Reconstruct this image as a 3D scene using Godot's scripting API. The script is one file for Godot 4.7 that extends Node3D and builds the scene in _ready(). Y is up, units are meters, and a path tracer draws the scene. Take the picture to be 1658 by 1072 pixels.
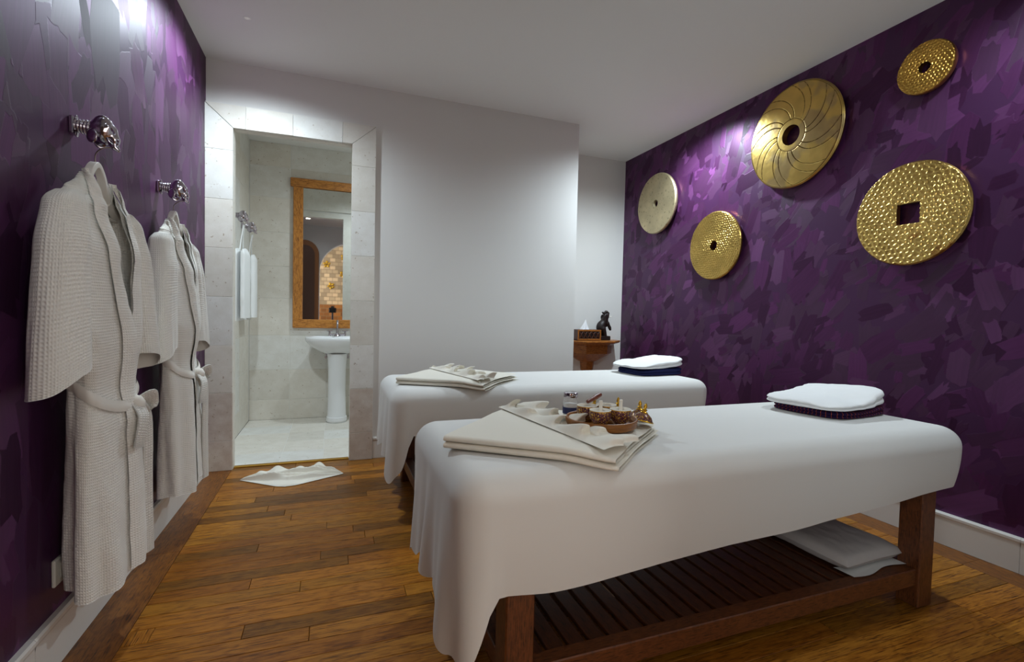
extends Node3D
# Spa treatment room: two massage beds, bathrobes on a purple plaster wall, gilded discs, a small bathroom behind.

const ROOM_W := 3.503
const ROOM_H := 2.608
const WALL_END := 2.625
const RECESS := 0.652
const FRONT_Z := 3.2

var M := {}
var used := {}
var rng := RandomNumberGenerator.new()


# ---------------------------------------------------------------- mesh builder
class Bld:
	var v := PackedVector3Array()
	var uv := PackedVector2Array()
	var col := PackedColorArray()
	var ix := PackedInt32Array()
	var colored := false
	var tint := Color.WHITE

	func vert(p: Vector3, t := Vector2.ZERO) -> int:
		v.append(p)
		uv.append(t)
		col.append(tint)
		return v.size() - 1

	func tri(a: int, b: int, c: int) -> void:
		ix.append(a)
		ix.append(b)
		ix.append(c)

	func face(pts: Array, uvs: Array = [], outward := Vector3.ZERO) -> void:
		var n: Vector3 = -(pts[1] - pts[0]).cross(pts[2] - pts[0])
		var order := range(pts.size())
		if outward != Vector3.ZERO and n.dot(outward) < 0.0:
			order.reverse()
		var first := -1
		var ids := []
		for k in order:
			ids.append(vert(pts[k], uvs[k] if uvs.size() > k else Vector2.ZERO))
		for k in range(1, ids.size() - 1):
			tri(ids[0], ids[k], ids[k + 1])

	# a box with chamfered edges; texture runs along its longest side
	func box(c: Vector3, s: Vector3, b := 0.003, basis := Basis(), off := Vector2.ZERO) -> void:
		var h := s * 0.5
		b = minf(b, minf(h.x, minf(h.y, h.z)) * 0.9)
		var longest := 0
		if s.y > s[longest]: longest = 1
		if s.z > s[longest]: longest = 2
		var q := h - Vector3(b, b, b)
		for ax in 3:
			var a1 := (ax + 1) % 3
			var a2 := (ax + 2) % 3
			for sg in [-1.0, 1.0]:
				var pts := []
				for w in [[-1, -1], [1, -1], [1, 1], [-1, 1]]:
					var p := Vector3.ZERO
					p[ax] = sg * h[ax]
					p[a1] = w[0] * q[a1]
					p[a2] = w[1] * q[a2]
					pts.append(p)
				var o := Vector3.ZERO
				o[ax] = sg
				_face(pts, o, c, basis, longest, ax, off)
		if b <= 0.0:
			return
		for ax in 3:
			var a1 := (ax + 1) % 3
			var a2 := (ax + 2) % 3
			for s1 in [-1.0, 1.0]:
				for s2 in [-1.0, 1.0]:
					var pts := []
					for w in [[-1.0, 0], [1.0, 0], [1.0, 1], [-1.0, 1]]:
						var p := Vector3.ZERO
						p[ax] = w[0] * q[ax]
						p[a1] = s1 * (h[a1] if w[1] == 0 else q[a1])
						p[a2] = s2 * (q[a2] if w[1] == 0 else h[a2])
						pts.append(p)
					var o := Vector3.ZERO
					o[a1] = s1
					o[a2] = s2
					_face(pts, o, c, basis, longest, a1, off)
		for sx in [-1.0, 1.0]:
			for sy in [-1.0, 1.0]:
				for sz in [-1.0, 1.0]:
					var pts := [Vector3(sx * h.x, sy * q.y, sz * q.z), Vector3(sx * q.x, sy * h.y, sz * q.z), Vector3(sx * q.x, sy * q.y, sz * h.z)]
					_face(pts, Vector3(sx, sy, sz), c, basis, longest, 0, off)

	func _face(pts: Array, o: Vector3, c: Vector3, basis: Basis, longest: int, ax: int, off: Vector2) -> void:
		var uvs := []
		var other := 0
		for k in 3:
			if k != longest and k != ax: other = k
		var along := longest
		if ax == longest:
			along = (longest + 1) % 3
			other = (longest + 2) % 3
		var out := []
		for p in pts:
			uvs.append(Vector2(p[along], p[other]) + off)
			out.append(c + basis * p)
		face(out, uvs, basis * o)

	# parametric sheet; f(u, v) with u, v in 0..1
	func grid(nu: int, nv: int, f: Callable, scale := Vector2.ONE, closed := false, flip := false) -> void:
		var base := v.size()
		for j in nv + 1:
			for i in nu + 1:
				var a := float(i) / nu
				var b := float(j) / nv
				vert(f.call(0.0 if closed and i == nu else a, b), Vector2(a, b) * scale)
		for j in nv:
			for i in nu:
				var a := base + j * (nu + 1) + i
				var i1 := a + 1
				if flip:
					tri(a, i1, a + nu + 1)
					tri(i1, a + nu + 2, a + nu + 1)
				else:
					tri(a, a + nu + 1, i1)
					tri(i1, a + nu + 1, a + nu + 2)
		if closed:
			seams.append([base, nu, nv])

	var seams := []

	# a cloth of square honeycomb cells: the sheet f, with ridges left proud and cell hollows pressed in
	func waffle(nu: int, nv: int, f: Callable, cu: int, cv: int, per: int, depth: float, closed: bool, axis := Vector2.INF) -> void:
		var P := PackedVector3Array()
		for j in nv + 1:
			for i in nu + 1:
				P.append(f.call(0.0 if closed and i == nu else float(i) / nu, float(j) / nv))
		var N := PackedVector3Array()
		var w := nu + 1
		var facing := 0.0
		for j in nv + 1:
			var mid := Vector3.ZERO
			for i in w: mid += P[j * w + i] / w
			if axis != Vector2.INF: mid = Vector3(axis.x, mid.y, axis.y)
			for i in w:
				var i0 := (nu - 1 if closed else 0) if i == 0 else i - 1
				var i1 := (1 if closed else nu) if i == nu else i + 1
				var n := (P[j * w + i1] - P[j * w + i0]).cross(P[mini(j + 1, nv) * w + i] - P[maxi(j - 1, 0) * w + i]).normalized()
				N.append(n)
				var o := P[j * w + i] - mid
				facing += n.dot(Vector3(o.x, 0, o.z))
		var sg := 1.0 if facing > 0.0 else -1.0
		var mu := cu * per
		var mv := cv * per
		var ridge := []
		for k in per: ridge.append(pow(absf(cos(PI * k / per)), 2.6))
		var base := v.size()
		for j in mv + 1:
			var y := float(j) / mv * nv
			var j0 := mini(int(y), nv - 1)
			var fy := y - j0
			for i in mu + 1:
				var x := float(i) / mu * nu
				var i0 := mini(int(x), nu - 1)
				var fx := x - i0
				var a := j0 * w + i0
				var p := P[a].lerp(P[a + 1], fx).lerp(P[a + w].lerp(P[a + w + 1], fx), fy)
				var n := N[a].lerp(N[a + 1], fx).lerp(N[a + w].lerp(N[a + w + 1], fx), fy)
				var h: float = depth * (maxf(ridge[i % per], ridge[j % per]) - 1.0)
				vert(p + n * (sg * h), Vector2(x, y))
		for j in mv:
			for i in mu:
				var a := base + j * (mu + 1) + i
				tri(a, a + mu + 1, a + 1)
				tri(a + 1, a + mu + 1, a + mu + 2)
		if closed: seams.append([base, mu, mv])

	# profile of (radius, height) turned round y; a repeated point makes a crease
	func lathe(prof: Array, n := 32, xf := Transform3D(), squash := 1.0) -> void:
		var k0 := 0
		while k0 < prof.size() - 1:
			var k1 := k0 + 1
			while k1 < prof.size() - 1 and prof[k1] != prof[k1 + 1]:
				k1 += 1
			var part: Array = prof.slice(k0, k1 + 1)
			var m := part.size() - 1
			if m >= 1:
				grid(n, m, func(a: float, b: float):
					var p: Vector2 = part[int(round(b * m))]
					return xf * Vector3(p.x * cos(a * TAU), p.y, p.x * sin(a * TAU) * squash), Vector2(1, 1), true)
			k0 = k1 + 1 if k1 < prof.size() - 1 else prof.size()

	# round tube along points with a radius at each
	func tube(pts: Array, rad: Array, n := 12, caps := true, flat := 1.0) -> void:
		var m := pts.size() - 1
		var frames := []
		var up := Vector3(0.13, 0.97, 0.21).normalized()
		for k in m + 1:
			var d: Vector3 = (pts[mini(k + 1, m)] - pts[maxi(k - 1, 0)]).normalized()
			if absf(d.dot(up)) > 0.95: up = Vector3(0.9, 0.1, 0.4).normalized()
			var s := d.cross(up).normalized()
			up = s.cross(d).normalized()
			frames.append([s, up])
		var length := 0.0
		for k in m: length += (pts[k + 1] - pts[k]).length()
		grid(n, m, func(a: float, b: float):
			var k := int(round(b * m))
			var r: float = rad[mini(k, rad.size() - 1)]
			return pts[k] + r * (frames[k][0] * cos(a * TAU) + frames[k][1] * sin(a * TAU) * flat), Vector2(0.1, length), true)
		if caps:
			for e in [0, m]:
				var ring := []
				var r: float = rad[mini(e, rad.size() - 1)]
				if r < 0.0004: continue
				for i in n:
					ring.append(pts[e] + r * (frames[e][0] * cos(i * TAU / n) + frames[e][1] * sin(i * TAU / n) * flat))
				var o: Vector3 = (pts[0] - pts[1]) if e == 0 else (pts[m] - pts[m - 1])
				face(ring, [], o)

	# flat outline in x, y swept along z from z0 to z1
	func prism(poly: PackedVector2Array, z0: float, z1: float, xf := Transform3D()) -> void:
		var t := Geometry2D.triangulate_polygon(poly)
		for e in [[z0, -1.0], [z1, 1.0]]:
			for k in range(0, t.size(), 3):
				var pts := []
				var uvs := []
				for j in 3:
					var p := poly[t[k + j]]
					pts.append(xf * Vector3(p.x, p.y, e[0]))
					uvs.append(Vector2(p.y, p.x))
				face(pts, uvs, xf.basis * Vector3(0, 0, e[1]))
		var c := Vector2.ZERO
		for p in poly: c += p / poly.size()
		var cw := 1.0 if Geometry2D.is_polygon_clockwise(poly) else -1.0
		for k in poly.size():
			var a := poly[k]
			var b := poly[(k + 1) % poly.size()]
			var n := Vector2(-(b - a).y, (b - a).x) * cw
			face([xf * Vector3(a.x, a.y, z0), xf * Vector3(b.x, b.y, z0), xf * Vector3(b.x, b.y, z1), xf * Vector3(a.x, a.y, z1)], [Vector2(a.y, z0), Vector2(b.y, z0), Vector2(b.y, z1), Vector2(a.y, z1)], xf.basis * Vector3(n.x, n.y, 0))

	func mesh() -> ArrayMesh:
		var n := PackedVector3Array()
		n.resize(v.size())
		for k in range(0, ix.size(), 3):
			var a := ix[k]
			var b := ix[k + 1]
			var c := ix[k + 2]
			var f := -(v[b] - v[a]).cross(v[c] - v[a])
			n[a] += f
			n[b] += f
			n[c] += f
		for s in seams:
			for j in s[2] + 1:
				var a: int = s[0] + j * (s[1] + 1)
				var b: int = a + s[1]
				var t := n[a] + n[b]
				n[a] = t
				n[b] = t
		for k in n.size():
			n[k] = n[k].normalized() if n[k].length_squared() > 1e-20 else Vector3.UP
		var arr := []
		arr.resize(Mesh.ARRAY_MAX)
		arr[Mesh.ARRAY_VERTEX] = v
		arr[Mesh.ARRAY_NORMAL] = n
		arr[Mesh.ARRAY_TEX_UV] = uv
		if colored: arr[Mesh.ARRAY_COLOR] = col
		arr[Mesh.ARRAY_INDEX] = ix
		var am := ArrayMesh.new()
		am.add_surface_from_arrays(Mesh.PRIMITIVE_TRIANGLES, arr)
		return am


# ---------------------------------------------------------------- scene helpers
func numbered(called: String) -> String:
	var k: int = used.get(called, 0)
	used[called] = k + 1
	return called if k == 0 else "%s_%03d" % [called, k]


func put(b: Bld, called: String, m: Material, parent: Node3D = null, at := Vector3.ZERO) -> MeshInstance3D:
	return put_mesh(b.mesh(), called, m, parent, at)


func put_mesh(me: Mesh, called: String, m: Material, parent: Node3D = null, at := Vector3.ZERO) -> MeshInstance3D:
	var o := MeshInstance3D.new()
	o.mesh = me
	o.material_override = m
	o.position = at
	if parent:
		o.name = called
		parent.add_child(o, true)
	else:
		o.name = numbered(called)
		add_child(o, true)
	return o


func thing(called: String, label: String, category: String, at := Vector3.ZERO, turn := 0.0, group := "") -> Node3D:
	var o := Node3D.new()
	o.name = numbered(called)
	add_child(o, true)
	o.position = at
	o.rotation.y = turn
	tag(o, label, category, group)
	return o


func tag(o: Node3D, label: String, category: String, group := "") -> void:
	o.set_meta("label", label)
	o.set_meta("category", category)
	if group != "": o.set_meta("group", group)


func structure(o: Node3D, label := "", category := "") -> Node3D:
	o.set_meta("kind", "structure")
	if label != "": o.set_meta("label", label)
	if category != "": o.set_meta("category", category)
	return o


func struct_box(called: String, lo: Vector3, hi: Vector3, m: Material, label: String, category: String, bevel := 0.0) -> MeshInstance3D:
	var b := Bld.new()
	b.box(Vector3.ZERO, hi - lo, bevel)
	var o := put(b, called, m, null, (lo + hi) * 0.5)
	structure(o, label, category)
	return o


func struct_root(called: String, label: String, category: String) -> Node3D:
	var o := Node3D.new()
	o.name = numbered(called)
	add_child(o, true)
	structure(o, label, category)
	return o


func key(t: float, ks: Array) -> float:
	# ks: [[t, value], ...] ascending; smooth interpolation
	if t <= ks[0][0]: return ks[0][1]
	for k in ks.size() - 1:
		if t <= ks[k + 1][0]:
			var w: float = (t - ks[k][0]) / (ks[k + 1][0] - ks[k][0])
			return lerpf(ks[k][1], ks[k + 1][1], w * w * (3.0 - 2.0 * w))
	return ks[-1][1]


func spline(pts: Array, n: int) -> Array:
	var out := []
	var m := pts.size() - 1
	for i in n + 1:
		var t := float(i) / n * m
		var k := mini(int(t), m - 1)
		var f := t - k
		var p0 = pts[maxi(k - 1, 0)]
		var p3 = pts[mini(k + 2, m)]
		out.append(pts[k].cubic_interpolate(pts[k + 1], p0, p3, f))
	return out


func rgb(r: int, g: int, b: int) -> Color:
	return Color(r / 255.0, g / 255.0, b / 255.0)


func mat(c: Color, rough := 0.6, metal := 0.0, spec := 0.5) -> StandardMaterial3D:
	var m := StandardMaterial3D.new()
	m.albedo_color = c
	m.roughness = rough
	m.metallic = metal
	m.metallic_specular = spec
	return m


func img_tex(w: int, h: int, data: PackedByteArray) -> ImageTexture:
	return ImageTexture.create_from_image(Image.create_from_data(w, h, false, Image.FORMAT_RGB8, data))


# ---------------------------------------------------------------- textures
func make_plaster(sd: int, count: int, size: float, upright: float, contrast: float, dull: float) -> Array:
	# troweled pearl plaster: overlapping angular knife strokes, each with its own tone, gloss and level
	var n := 1280
	var r := RandomNumberGenerator.new()
	r.seed = sd
	var nz := FastNoiseLite.new()
	nz.seed = sd
	nz.frequency = 0.012
	var alb := PackedByteArray()
	alb.resize(n * n * 3)
	var orm := PackedByteArray()
	orm.resize(n * n * 3)
	for k in n * n:
		alb[k * 3] = 70
		alb[k * 3 + 1] = 32
		alb[k * 3 + 2] = 72
		orm[k * 3] = 90
		orm[k * 3 + 1] = 112
		orm[k * 3 + 2] = 70
	for s in count:
		var c := Vector2(r.randf(), r.randf()) * n
		var ln := (r.randf_range(64, 128) if r.randf() < 0.35 else r.randf_range(30, 76)) * size
		var wd := ln * r.randf_range(0.3, 0.6)
		var an := 0.75 + r.randf_range(-0.75, 0.75)
		if r.randf() < upright: an = PI * 0.5 + r.randf_range(-0.35, 0.35)
		var ex := Vector2(cos(an), sin(an))
		var ey := Vector2(-ex.y, ex.x)
		var poly := PackedVector2Array()
		# a trowel mark: straight flanks, torn ends
		for q in [[-1.0, -0.6], [-0.82, -1.0], [-0.1, -1.0], [0.7, -0.95], [0.86, -0.5], [1.0, -0.1], [0.8, 0.35], [0.9, 0.9], [0.1, 1.0], [-0.75, 0.95], [-0.9, 0.4], [-0.72, 0.0]]:
			poly.append(c + ex * ln * 0.5 * (q[0] + r.randf_range(-0.2, 0.2)) + ey * wd * 0.5 * (q[1] + r.randf_range(-0.22, 0.22)))
		var nn := poly.size()
		var t := r.randf_range(0.0, 0.3) if r.randf() < 0.45 else r.randf_range(0.4, 1.0)
		t = 0.42 + (t - 0.42) * contrast
		var cr := lerpf(57, 106, t)
		var cg := lerpf(24, 55, t)
		var cb := lerpf(55, 106, t)
		var pearl := r.randf() < 0.25 + 0.55 * t
		var ro := r.randf_range(96, 120) if pearl else r.randf_range(84, 140)
		var me := 150.0 if pearl else 15.0
		var hh := r.randf_range(60, 190)
		var y0 := 1e9
		var y1 := -1e9
		for p in poly:
			y0 = minf(y0, p.y)
			y1 = maxf(y1, p.y)
		for y in range(int(ceil(y0)), int(floor(y1)) + 1):
			var xs := []
			for i in nn:
				var a := poly[i]
				var b := poly[(i + 1) % nn]
				if (a.y <= y) != (b.y <= y):
					xs.append(a.x + (y - a.y) / (b.y - a.y) * (b.x - a.x))
			xs.sort()
			for seg in range(0, xs.size() - 1, 2):
				for x in range(int(ceil(xs[seg])), int(floor(xs[seg + 1])) + 1):
					var at := (posmod(y, n) * n + posmod(x, n)) * 3
					var d := Vector2(x, y) - c
					var streak := nz.get_noise_2d(d.dot(ex) * 0.6 + s * 37.0, d.dot(ey) * 9.0)
					var k := 1.0 + 0.07 * streak
					alb[at] = clampi(int(cr * k), 0, 255)
					alb[at + 1] = clampi(int(cg * k), 0, 255)
					alb[at + 2] = clampi(int(cb * k), 0, 255)
					orm[at] = clampi(int(hh + streak * 16.0), 0, 255)
					orm[at + 1] = int(ro + dull)
					orm[at + 2] = int(me)
	return [img_tex(n, n, alb), img_tex(n, n, orm)]


func make_wood(sd: int, w: int, h: int, c0: Color, c1: Color, c2: Color, rings: float) -> ImageTexture:
	var a := FastNoiseLite.new()
	a.seed = sd
	a.frequency = 1.0
	a.noise_type = FastNoiseLite.TYPE_SIMPLEX_SMOOTH
	var d := PackedByteArray()
	d.resize(w * h * 3)
	for y in h:
		for x in w:
			var u := float(x) / w
			var v := float(y) / h
			# the picture wraps along the grain
			var cx := cos(u * TAU)
			var cy := sin(u * TAU)
			var warp := a.get_noise_3d(cx * 0.7, cy * 0.7, v * 3.0)
			var g := sin((v * rings + warp * 3.2) * TAU) * 0.5 + 0.5
			var fine := a.get_noise_3d(cx * 2.2, cy * 2.2, v * 95.0)
			var fine2 := a.get_noise_3d(cx * 7.0 + 9.0, cy * 7.0, v * 170.0)
			var t := clampf(0.28 + 0.35 * g * g + 0.75 * fine + 0.4 * fine2, 0.0, 1.0)
			var c := c0.lerp(c1, t)
			if fine > 0.26: c = c.lerp(c2, minf((fine - 0.26) * 4.0, 0.85))
			var at := (y * w + x) * 3
			d[at] = int(c.r * 255)
			d[at + 1] = int(c.g * 255)
			d[at + 2] = int(c.b * 255)
	return img_tex(w, h, d)


func make_stone(sd: int, n: int, c0: Color, c1: Color) -> ImageTexture:
	var a := FastNoiseLite.new()
	a.seed = sd
	a.frequency = 1.0
	a.fractal_octaves = 4
	var d := PackedByteArray()
	d.resize(n * n * 3)
	for y in n:
		for x in n:
			var u := float(x) / n
			var v := float(y) / n
			var p := a.get_noise_3d(cos(u * TAU) * 1.2, sin(u * TAU) * 1.2, v * 9.0)
			var q := a.get_noise_3d(cos(u * TAU) * 12.0 + 40.0, sin(u * TAU) * 12.0, v * 60.0)
			var pit := a.get_noise_3d(cos(u * TAU) * 5.0 + 80.0, sin(u * TAU) * 5.0 + 10.0, v * 26.0)
			var c := c0.lerp(c1, clampf(0.5 + p * 0.7 + q * 0.25, 0, 1))
			if pit > 0.52: c = c.lerp(rgb(150, 130, 108), minf((pit - 0.52) * 6.0, 0.7))
			var at := (y * n + x) * 3
			d[at] = int(c.r * 255)
			d[at + 1] = int(c.g * 255)
			d[at + 2] = int(c.b * 255)
	return img_tex(n, n, d)


func make_waffle() -> ImageTexture:
	var n := 48
	var d := PackedByteArray()
	d.resize(n * n * 3)
	for y in n:
		for x in n:
			var u := absf(float(x) / n * 2.0 - 1.0)
			var v := absf(float(y) / n * 2.0 - 1.0)
			var e := maxf(pow(u, 3.0), pow(v, 3.0))
			var w := int(30 + 225 * clampf(e, 0, 1))
			for k in 3: d[(y * n + x) * 3 + k] = w
	return img_tex(n, n, d)


func make_bowl_print() -> ImageTexture:
	var w := 256
	var h := 96
	var r := RandomNumberGenerator.new()
	r.seed = 91
	var im := Image.create(w, h, false, Image.FORMAT_RGB8)
	im.fill(rgb(96, 52, 70))
	for k in 520:
		var x := r.randi_range(0, w)
		var y := r.randi_range(0, h)
		var s := r.randi_range(2, 7)
		var c: Color = [rgb(206, 164, 52), rgb(176, 128, 34), rgb(236, 206, 110), rgb(64, 22, 84), rgb(190, 150, 60), rgb(206, 164, 52)][k % 6]
		im.fill_rect(Rect2i(x, y, s, maxi(2, s - 2)), c)
		im.fill_rect(Rect2i(x + 1, y - 1, maxi(1, s - 2), s), c)
	im.fill_rect(Rect2i(0, 0, w, 5), rgb(196, 150, 44))
	im.fill_rect(Rect2i(0, h - 6, w, 6), rgb(196, 150, 44))
	return ImageTexture.create_from_image(im)


func make_stripes(base: Color, line: Color) -> ImageTexture:
	var im := Image.create(64, 64, false, Image.FORMAT_RGB8)
	im.fill(base)
	im.fill_rect(Rect2i(10, 0, 5, 64), line)
	return ImageTexture.create_from_image(im)


func make_mosaic() -> ImageTexture:
	var n := 256
	var r := RandomNumberGenerator.new()
	r.seed = 17
	var im := Image.create(n, n, false, Image.FORMAT_RGB8)
	im.fill(rgb(150, 125, 95))
	for y in range(0, n, 8):
		for x in range(-16, n, 16):
			var c := rgb(214, 186, 146) if y < 150 else rgb(176, 108, 40)
			var k := r.randf_range(0.75, 1.12)
			im.fill_rect(Rect2i(x + (8 if (y / 8) % 2 else 0), y, 15, 7), Color(minf(c.r * k, 1), minf(c.g * k, 1), minf(c.b * k, 1)))
	return ImageTexture.create_from_image(im)


func triplanar(m: StandardMaterial3D, t: Texture2D, per_metre: float) -> StandardMaterial3D:
	m.albedo_texture = t
	m.uv1_triplanar = true
	m.uv1_world_triplanar = true
	m.uv1_scale = Vector3.ONE * per_metre
	return m


func materials() -> void:
	for side in 2:
		var pl := make_plaster(5 + side, 1050 if side else 620, 1.15 if side else 1.7, 0.25 if side else 0.8, 0.7 if side else 0.7, 0.0 if side else 22.0)
		var p := mat(Color(1, 1, 1), 1.0, 1.0, 0.5)
		p.albedo_texture = pl[0]
		p.roughness_texture = pl[1]
		p.roughness_texture_channel = BaseMaterial3D.TEXTURE_CHANNEL_GREEN
		p.metallic_texture = pl[1]
		p.metallic_texture_channel = BaseMaterial3D.TEXTURE_CHANNEL_BLUE
		p.heightmap_enabled = true
		p.heightmap_texture = pl[1]
		p.heightmap_scale = 0.12
		M["plaster%d" % side] = p
	M.paint = mat(rgb(226, 224, 220), 0.75)
	M.ceiling = mat(rgb(240, 240, 237), 0.9)
	M.base_paint = mat(rgb(222, 218, 212), 0.45)
	var teak := make_wood(3, 1024, 256, rgb(188, 126, 42), rgb(134, 80, 22), rgb(66, 36, 11), 3.2)
	for k in 10:
		var t: float = [1.0, 0.93, 0.86, 1.0, 0.96, 0.8, 0.98, 0.88, 0.94, 0.74][k]
		var m := mat(Color(t, t * [1.0, 0.97, 0.94, 1.0, 0.99][k % 5], t * [1.0, 0.95, 0.9, 0.96, 1.02][k % 5]), 0.34, 0.0, 0.36)
		m.albedo_texture = teak
		m.uv1_scale = Vector3(0.5, 2.4, 1)
		M["plank%d" % k] = m
	M.border = mat(Color(0.74, 0.68, 0.6), 0.36)
	M.border.albedo_texture = teak
	M.border.uv1_scale = Vector3(0.9, 2.4, 1)
	var dark := make_wood(8, 512, 128, rgb(114, 66, 34), rgb(80, 43, 21), rgb(48, 25, 12), 2.4)
	M.bed_wood = mat(Color(1, 1, 1), 0.4)
	M.bed_wood.albedo_texture = dark
	M.bed_wood.uv1_scale = Vector3(1.3, 4.0, 1)
	M.slat = mat(Color(0.74, 0.7, 0.68), 0.45)
	M.slat.albedo_texture = dark
	M.slat.uv1_scale = Vector3(1.3, 4.0, 1)
	var warm := make_wood(12, 512, 128, rgb(178, 112, 46), rgb(128, 72, 26), rgb(82, 42, 16), 2.0)
	M.warm_wood = mat(Color(1, 1, 1), 0.35)
	M.warm_wood.albedo_texture = warm
	M.warm_wood.uv1_scale = Vector3(1.5, 3.0, 1)
	M.mirror_wood = mat(Color(1, 1, 1), 0.4)
	M.mirror_wood.albedo_texture = make_wood(14, 512, 128, rgb(204, 138, 62), rgb(160, 98, 38), rgb(104, 58, 22), 2.0)
	M.mirror_wood.uv1_scale = Vector3(0.9, 2.0, 1)
	M.carved = mat(rgb(74, 40, 26), 0.4)
	M.carved_dark = mat(rgb(30, 16, 12), 0.5)
	var st := make_stone(21, 320, rgb(219, 216, 208), rgb(231, 230, 225))
	M.stone = triplanar(mat(Color(1, 1, 1), 0.6), st, 1.1)
	M.stone2 = triplanar(mat(Color(0.96, 0.945, 0.925), 0.6), st, 1.1)
	M.stone2.uv1_offset = Vector3(0.37, 0.61, 0.2)
	M.stone3 = triplanar(mat(Color(1.0, 0.985, 0.965), 0.6), st, 1.1)
	M.stone3.uv1_offset = Vector3(0.77, 0.21, 0.5)
	M.stone_warm = triplanar(mat(Color(0.97, 0.95, 0.93), 0.6), make_stone(33, 256, rgb(204, 192, 182), rgb(226, 222, 216)), 1.3)
	M.grout = mat(rgb(238, 237, 232), 0.9)
	M.brass = mat(rgb(170, 128, 48), 0.5, 0.8)
	var wf := make_waffle()
	var robe := mat(rgb(236, 232, 224), 0.9, 0.0, 0.2)
	robe.heightmap_enabled = true
	robe.heightmap_texture = wf
	robe.heightmap_scale = 0.25
	M.robe = robe
	M.robe_cloth = mat(rgb(238, 235, 228), 0.9, 0.0, 0.2)
	M.robe_plain = mat(rgb(232, 227, 218), 0.9, 0.0, 0.2)
	M.sheet = mat(rgb(226, 225, 221), 0.85, 0.0, 0.25)
	M.towel = mat(rgb(234, 229, 216), 0.9, 0.0, 0.2)
	M.terry = mat(rgb(240, 241, 240), 0.95, 0.0, 0.15)
	M.pillow = mat(rgb(186, 180, 176), 0.6, 0.0, 0.3)
	M.mattress = mat(rgb(120, 104, 90), 0.8)
	M.navy = mat(rgb(38, 42, 82), 0.85, 0.0, 0.2)
	M.stripe = mat(Color(1, 1, 1), 0.85, 0.0, 0.2)
	M.stripe.albedo_texture = make_stripes(rgb(42, 26, 62), rgb(206, 96, 40))
	M.stripe.uv1_scale = Vector3(11, 1, 1)
	M.chrome = mat(rgb(190, 184, 192), 0.14, 1.0)
	M.wire = mat(rgb(150, 140, 130), 0.3, 1.0)
	M.hanger = mat(rgb(226, 222, 214), 0.5)
	M.plastic = mat(rgb(216, 214, 206), 0.4)
	M.ceramic = mat(rgb(240, 241, 243), 0.12)
	M.candle = mat(rgb(238, 234, 222), 0.5)
	M.gold = mat(Color(1, 1, 1), 0.3, 1.0)
	M.gold.vertex_color_use_as_albedo = true
	M.gold_pale = mat(Color(1, 1, 1), 0.42, 0.85)
	M.gold_pale.vertex_color_use_as_albedo = true
	M.gilt = mat(rgb(214, 168, 62), 0.28, 1.0)
	M.bowl = mat(Color(1, 1, 1), 0.28, 0.3)
	M.bowl.albedo_texture = make_bowl_print()
	M.bowl.uv1_scale = Vector3(2, 1, 1)
	M.black = mat(rgb(18, 18, 20), 0.5)
	M.mirror = mat(rgb(235, 238, 238), 0.02, 1.0)
	var gl := mat(Color(0.95, 0.97, 0.97, 0.12), 0.05)
	gl.transparency = BaseMaterial3D.TRANSPARENCY_ALPHA
	M.glass = gl
	M.oil = mat(rgb(214, 206, 186), 0.3)
	M.label = mat(rgb(44, 52, 96), 0.5)
	M.label_white = mat(rgb(226, 224, 216), 0.5)
	M.tray = mat(Color(0.9, 0.92, 0.85), 0.4)
	M.tray.albedo_texture = warm
	M.tray.uv1_scale = Vector3(1, 4, 1)
	M.stick = mat(rgb(112, 52, 26), 0.35)
	M.tissue = mat(rgb(240, 240, 242), 0.9)
	M.door_wood = mat(rgb(150, 92, 40), 0.45)
	M.door_panel = mat(rgb(96, 62, 42), 0.5)
	M.mosaic = mat(Color(1, 1, 1), 0.5)
	M.mosaic.albedo_texture = make_mosaic()
	M.lens = mat(rgb(255, 250, 240), 0.5)
	M.lens.emission_enabled = true
	M.lens.emission = rgb(255, 247, 234)
	M.lens.emission_energy_multiplier = 6.0
	M.panel_glow = mat(rgb(240, 238, 232), 0.6)
	M.panel_glow.emission_enabled = true
	M.panel_glow.emission = rgb(255, 247, 234)
	M.panel_glow.emission_energy_multiplier = 1.0
	# deeply shielded pinhole fittings: hardly any glare shows below them
	M.lens_dim = mat(rgb(226, 225, 221), 0.5)
	M.lens_dim.emission_enabled = true
	M.lens_dim.emission = rgb(255, 247, 234)
	M.lens_dim.emission_energy_multiplier = 0.06
	M.white_metal = mat(rgb(226, 226, 222), 0.5)


# ---------------------------------------------------------------- light
func downlight(x: float, z: float, ceil_y: float, energy: float, angle: float, label: String, bright := false) -> void:
	var t := thing("downlight", label, "downlight", Vector3(x, ceil_y, z), 0.0, "recessed ceiling downlights")
	var b := Bld.new()
	var k := 1.0 if bright else 0.36
	b.lathe([Vector2(0.036, -0.001) * k, Vector2(0.04, -0.003) * k, Vector2(0.05, -0.003) * k, Vector2(0.053, 0.0) * k], 32)
	put(b, "trim_ring", M.ceiling, t)
	var d := Bld.new()
	d.lathe([Vector2(0.0, -0.0012), Vector2(0.036 * k, -0.0012)], 32)
	put(d, "lamp_lens", M.lens if bright else M.lens_dim, t)
	var s := SpotLight3D.new()
	s.name = "downlight_lamp"
	t.add_child(s, true)
	s.position = Vector3(0, -0.045, 0)
	s.rotation = Vector3(-PI / 2, 0, 0)
	s.spot_angle = angle
	s.spot_angle_attenuation = 1.0
	s.spot_range = 8.0
	s.spot_attenuation = 2.0
	s.light_energy = energy
	s.light_color = rgb(228, 245, 255)
	s.light_size = 0.04
	s.shadow_enabled = true


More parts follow.
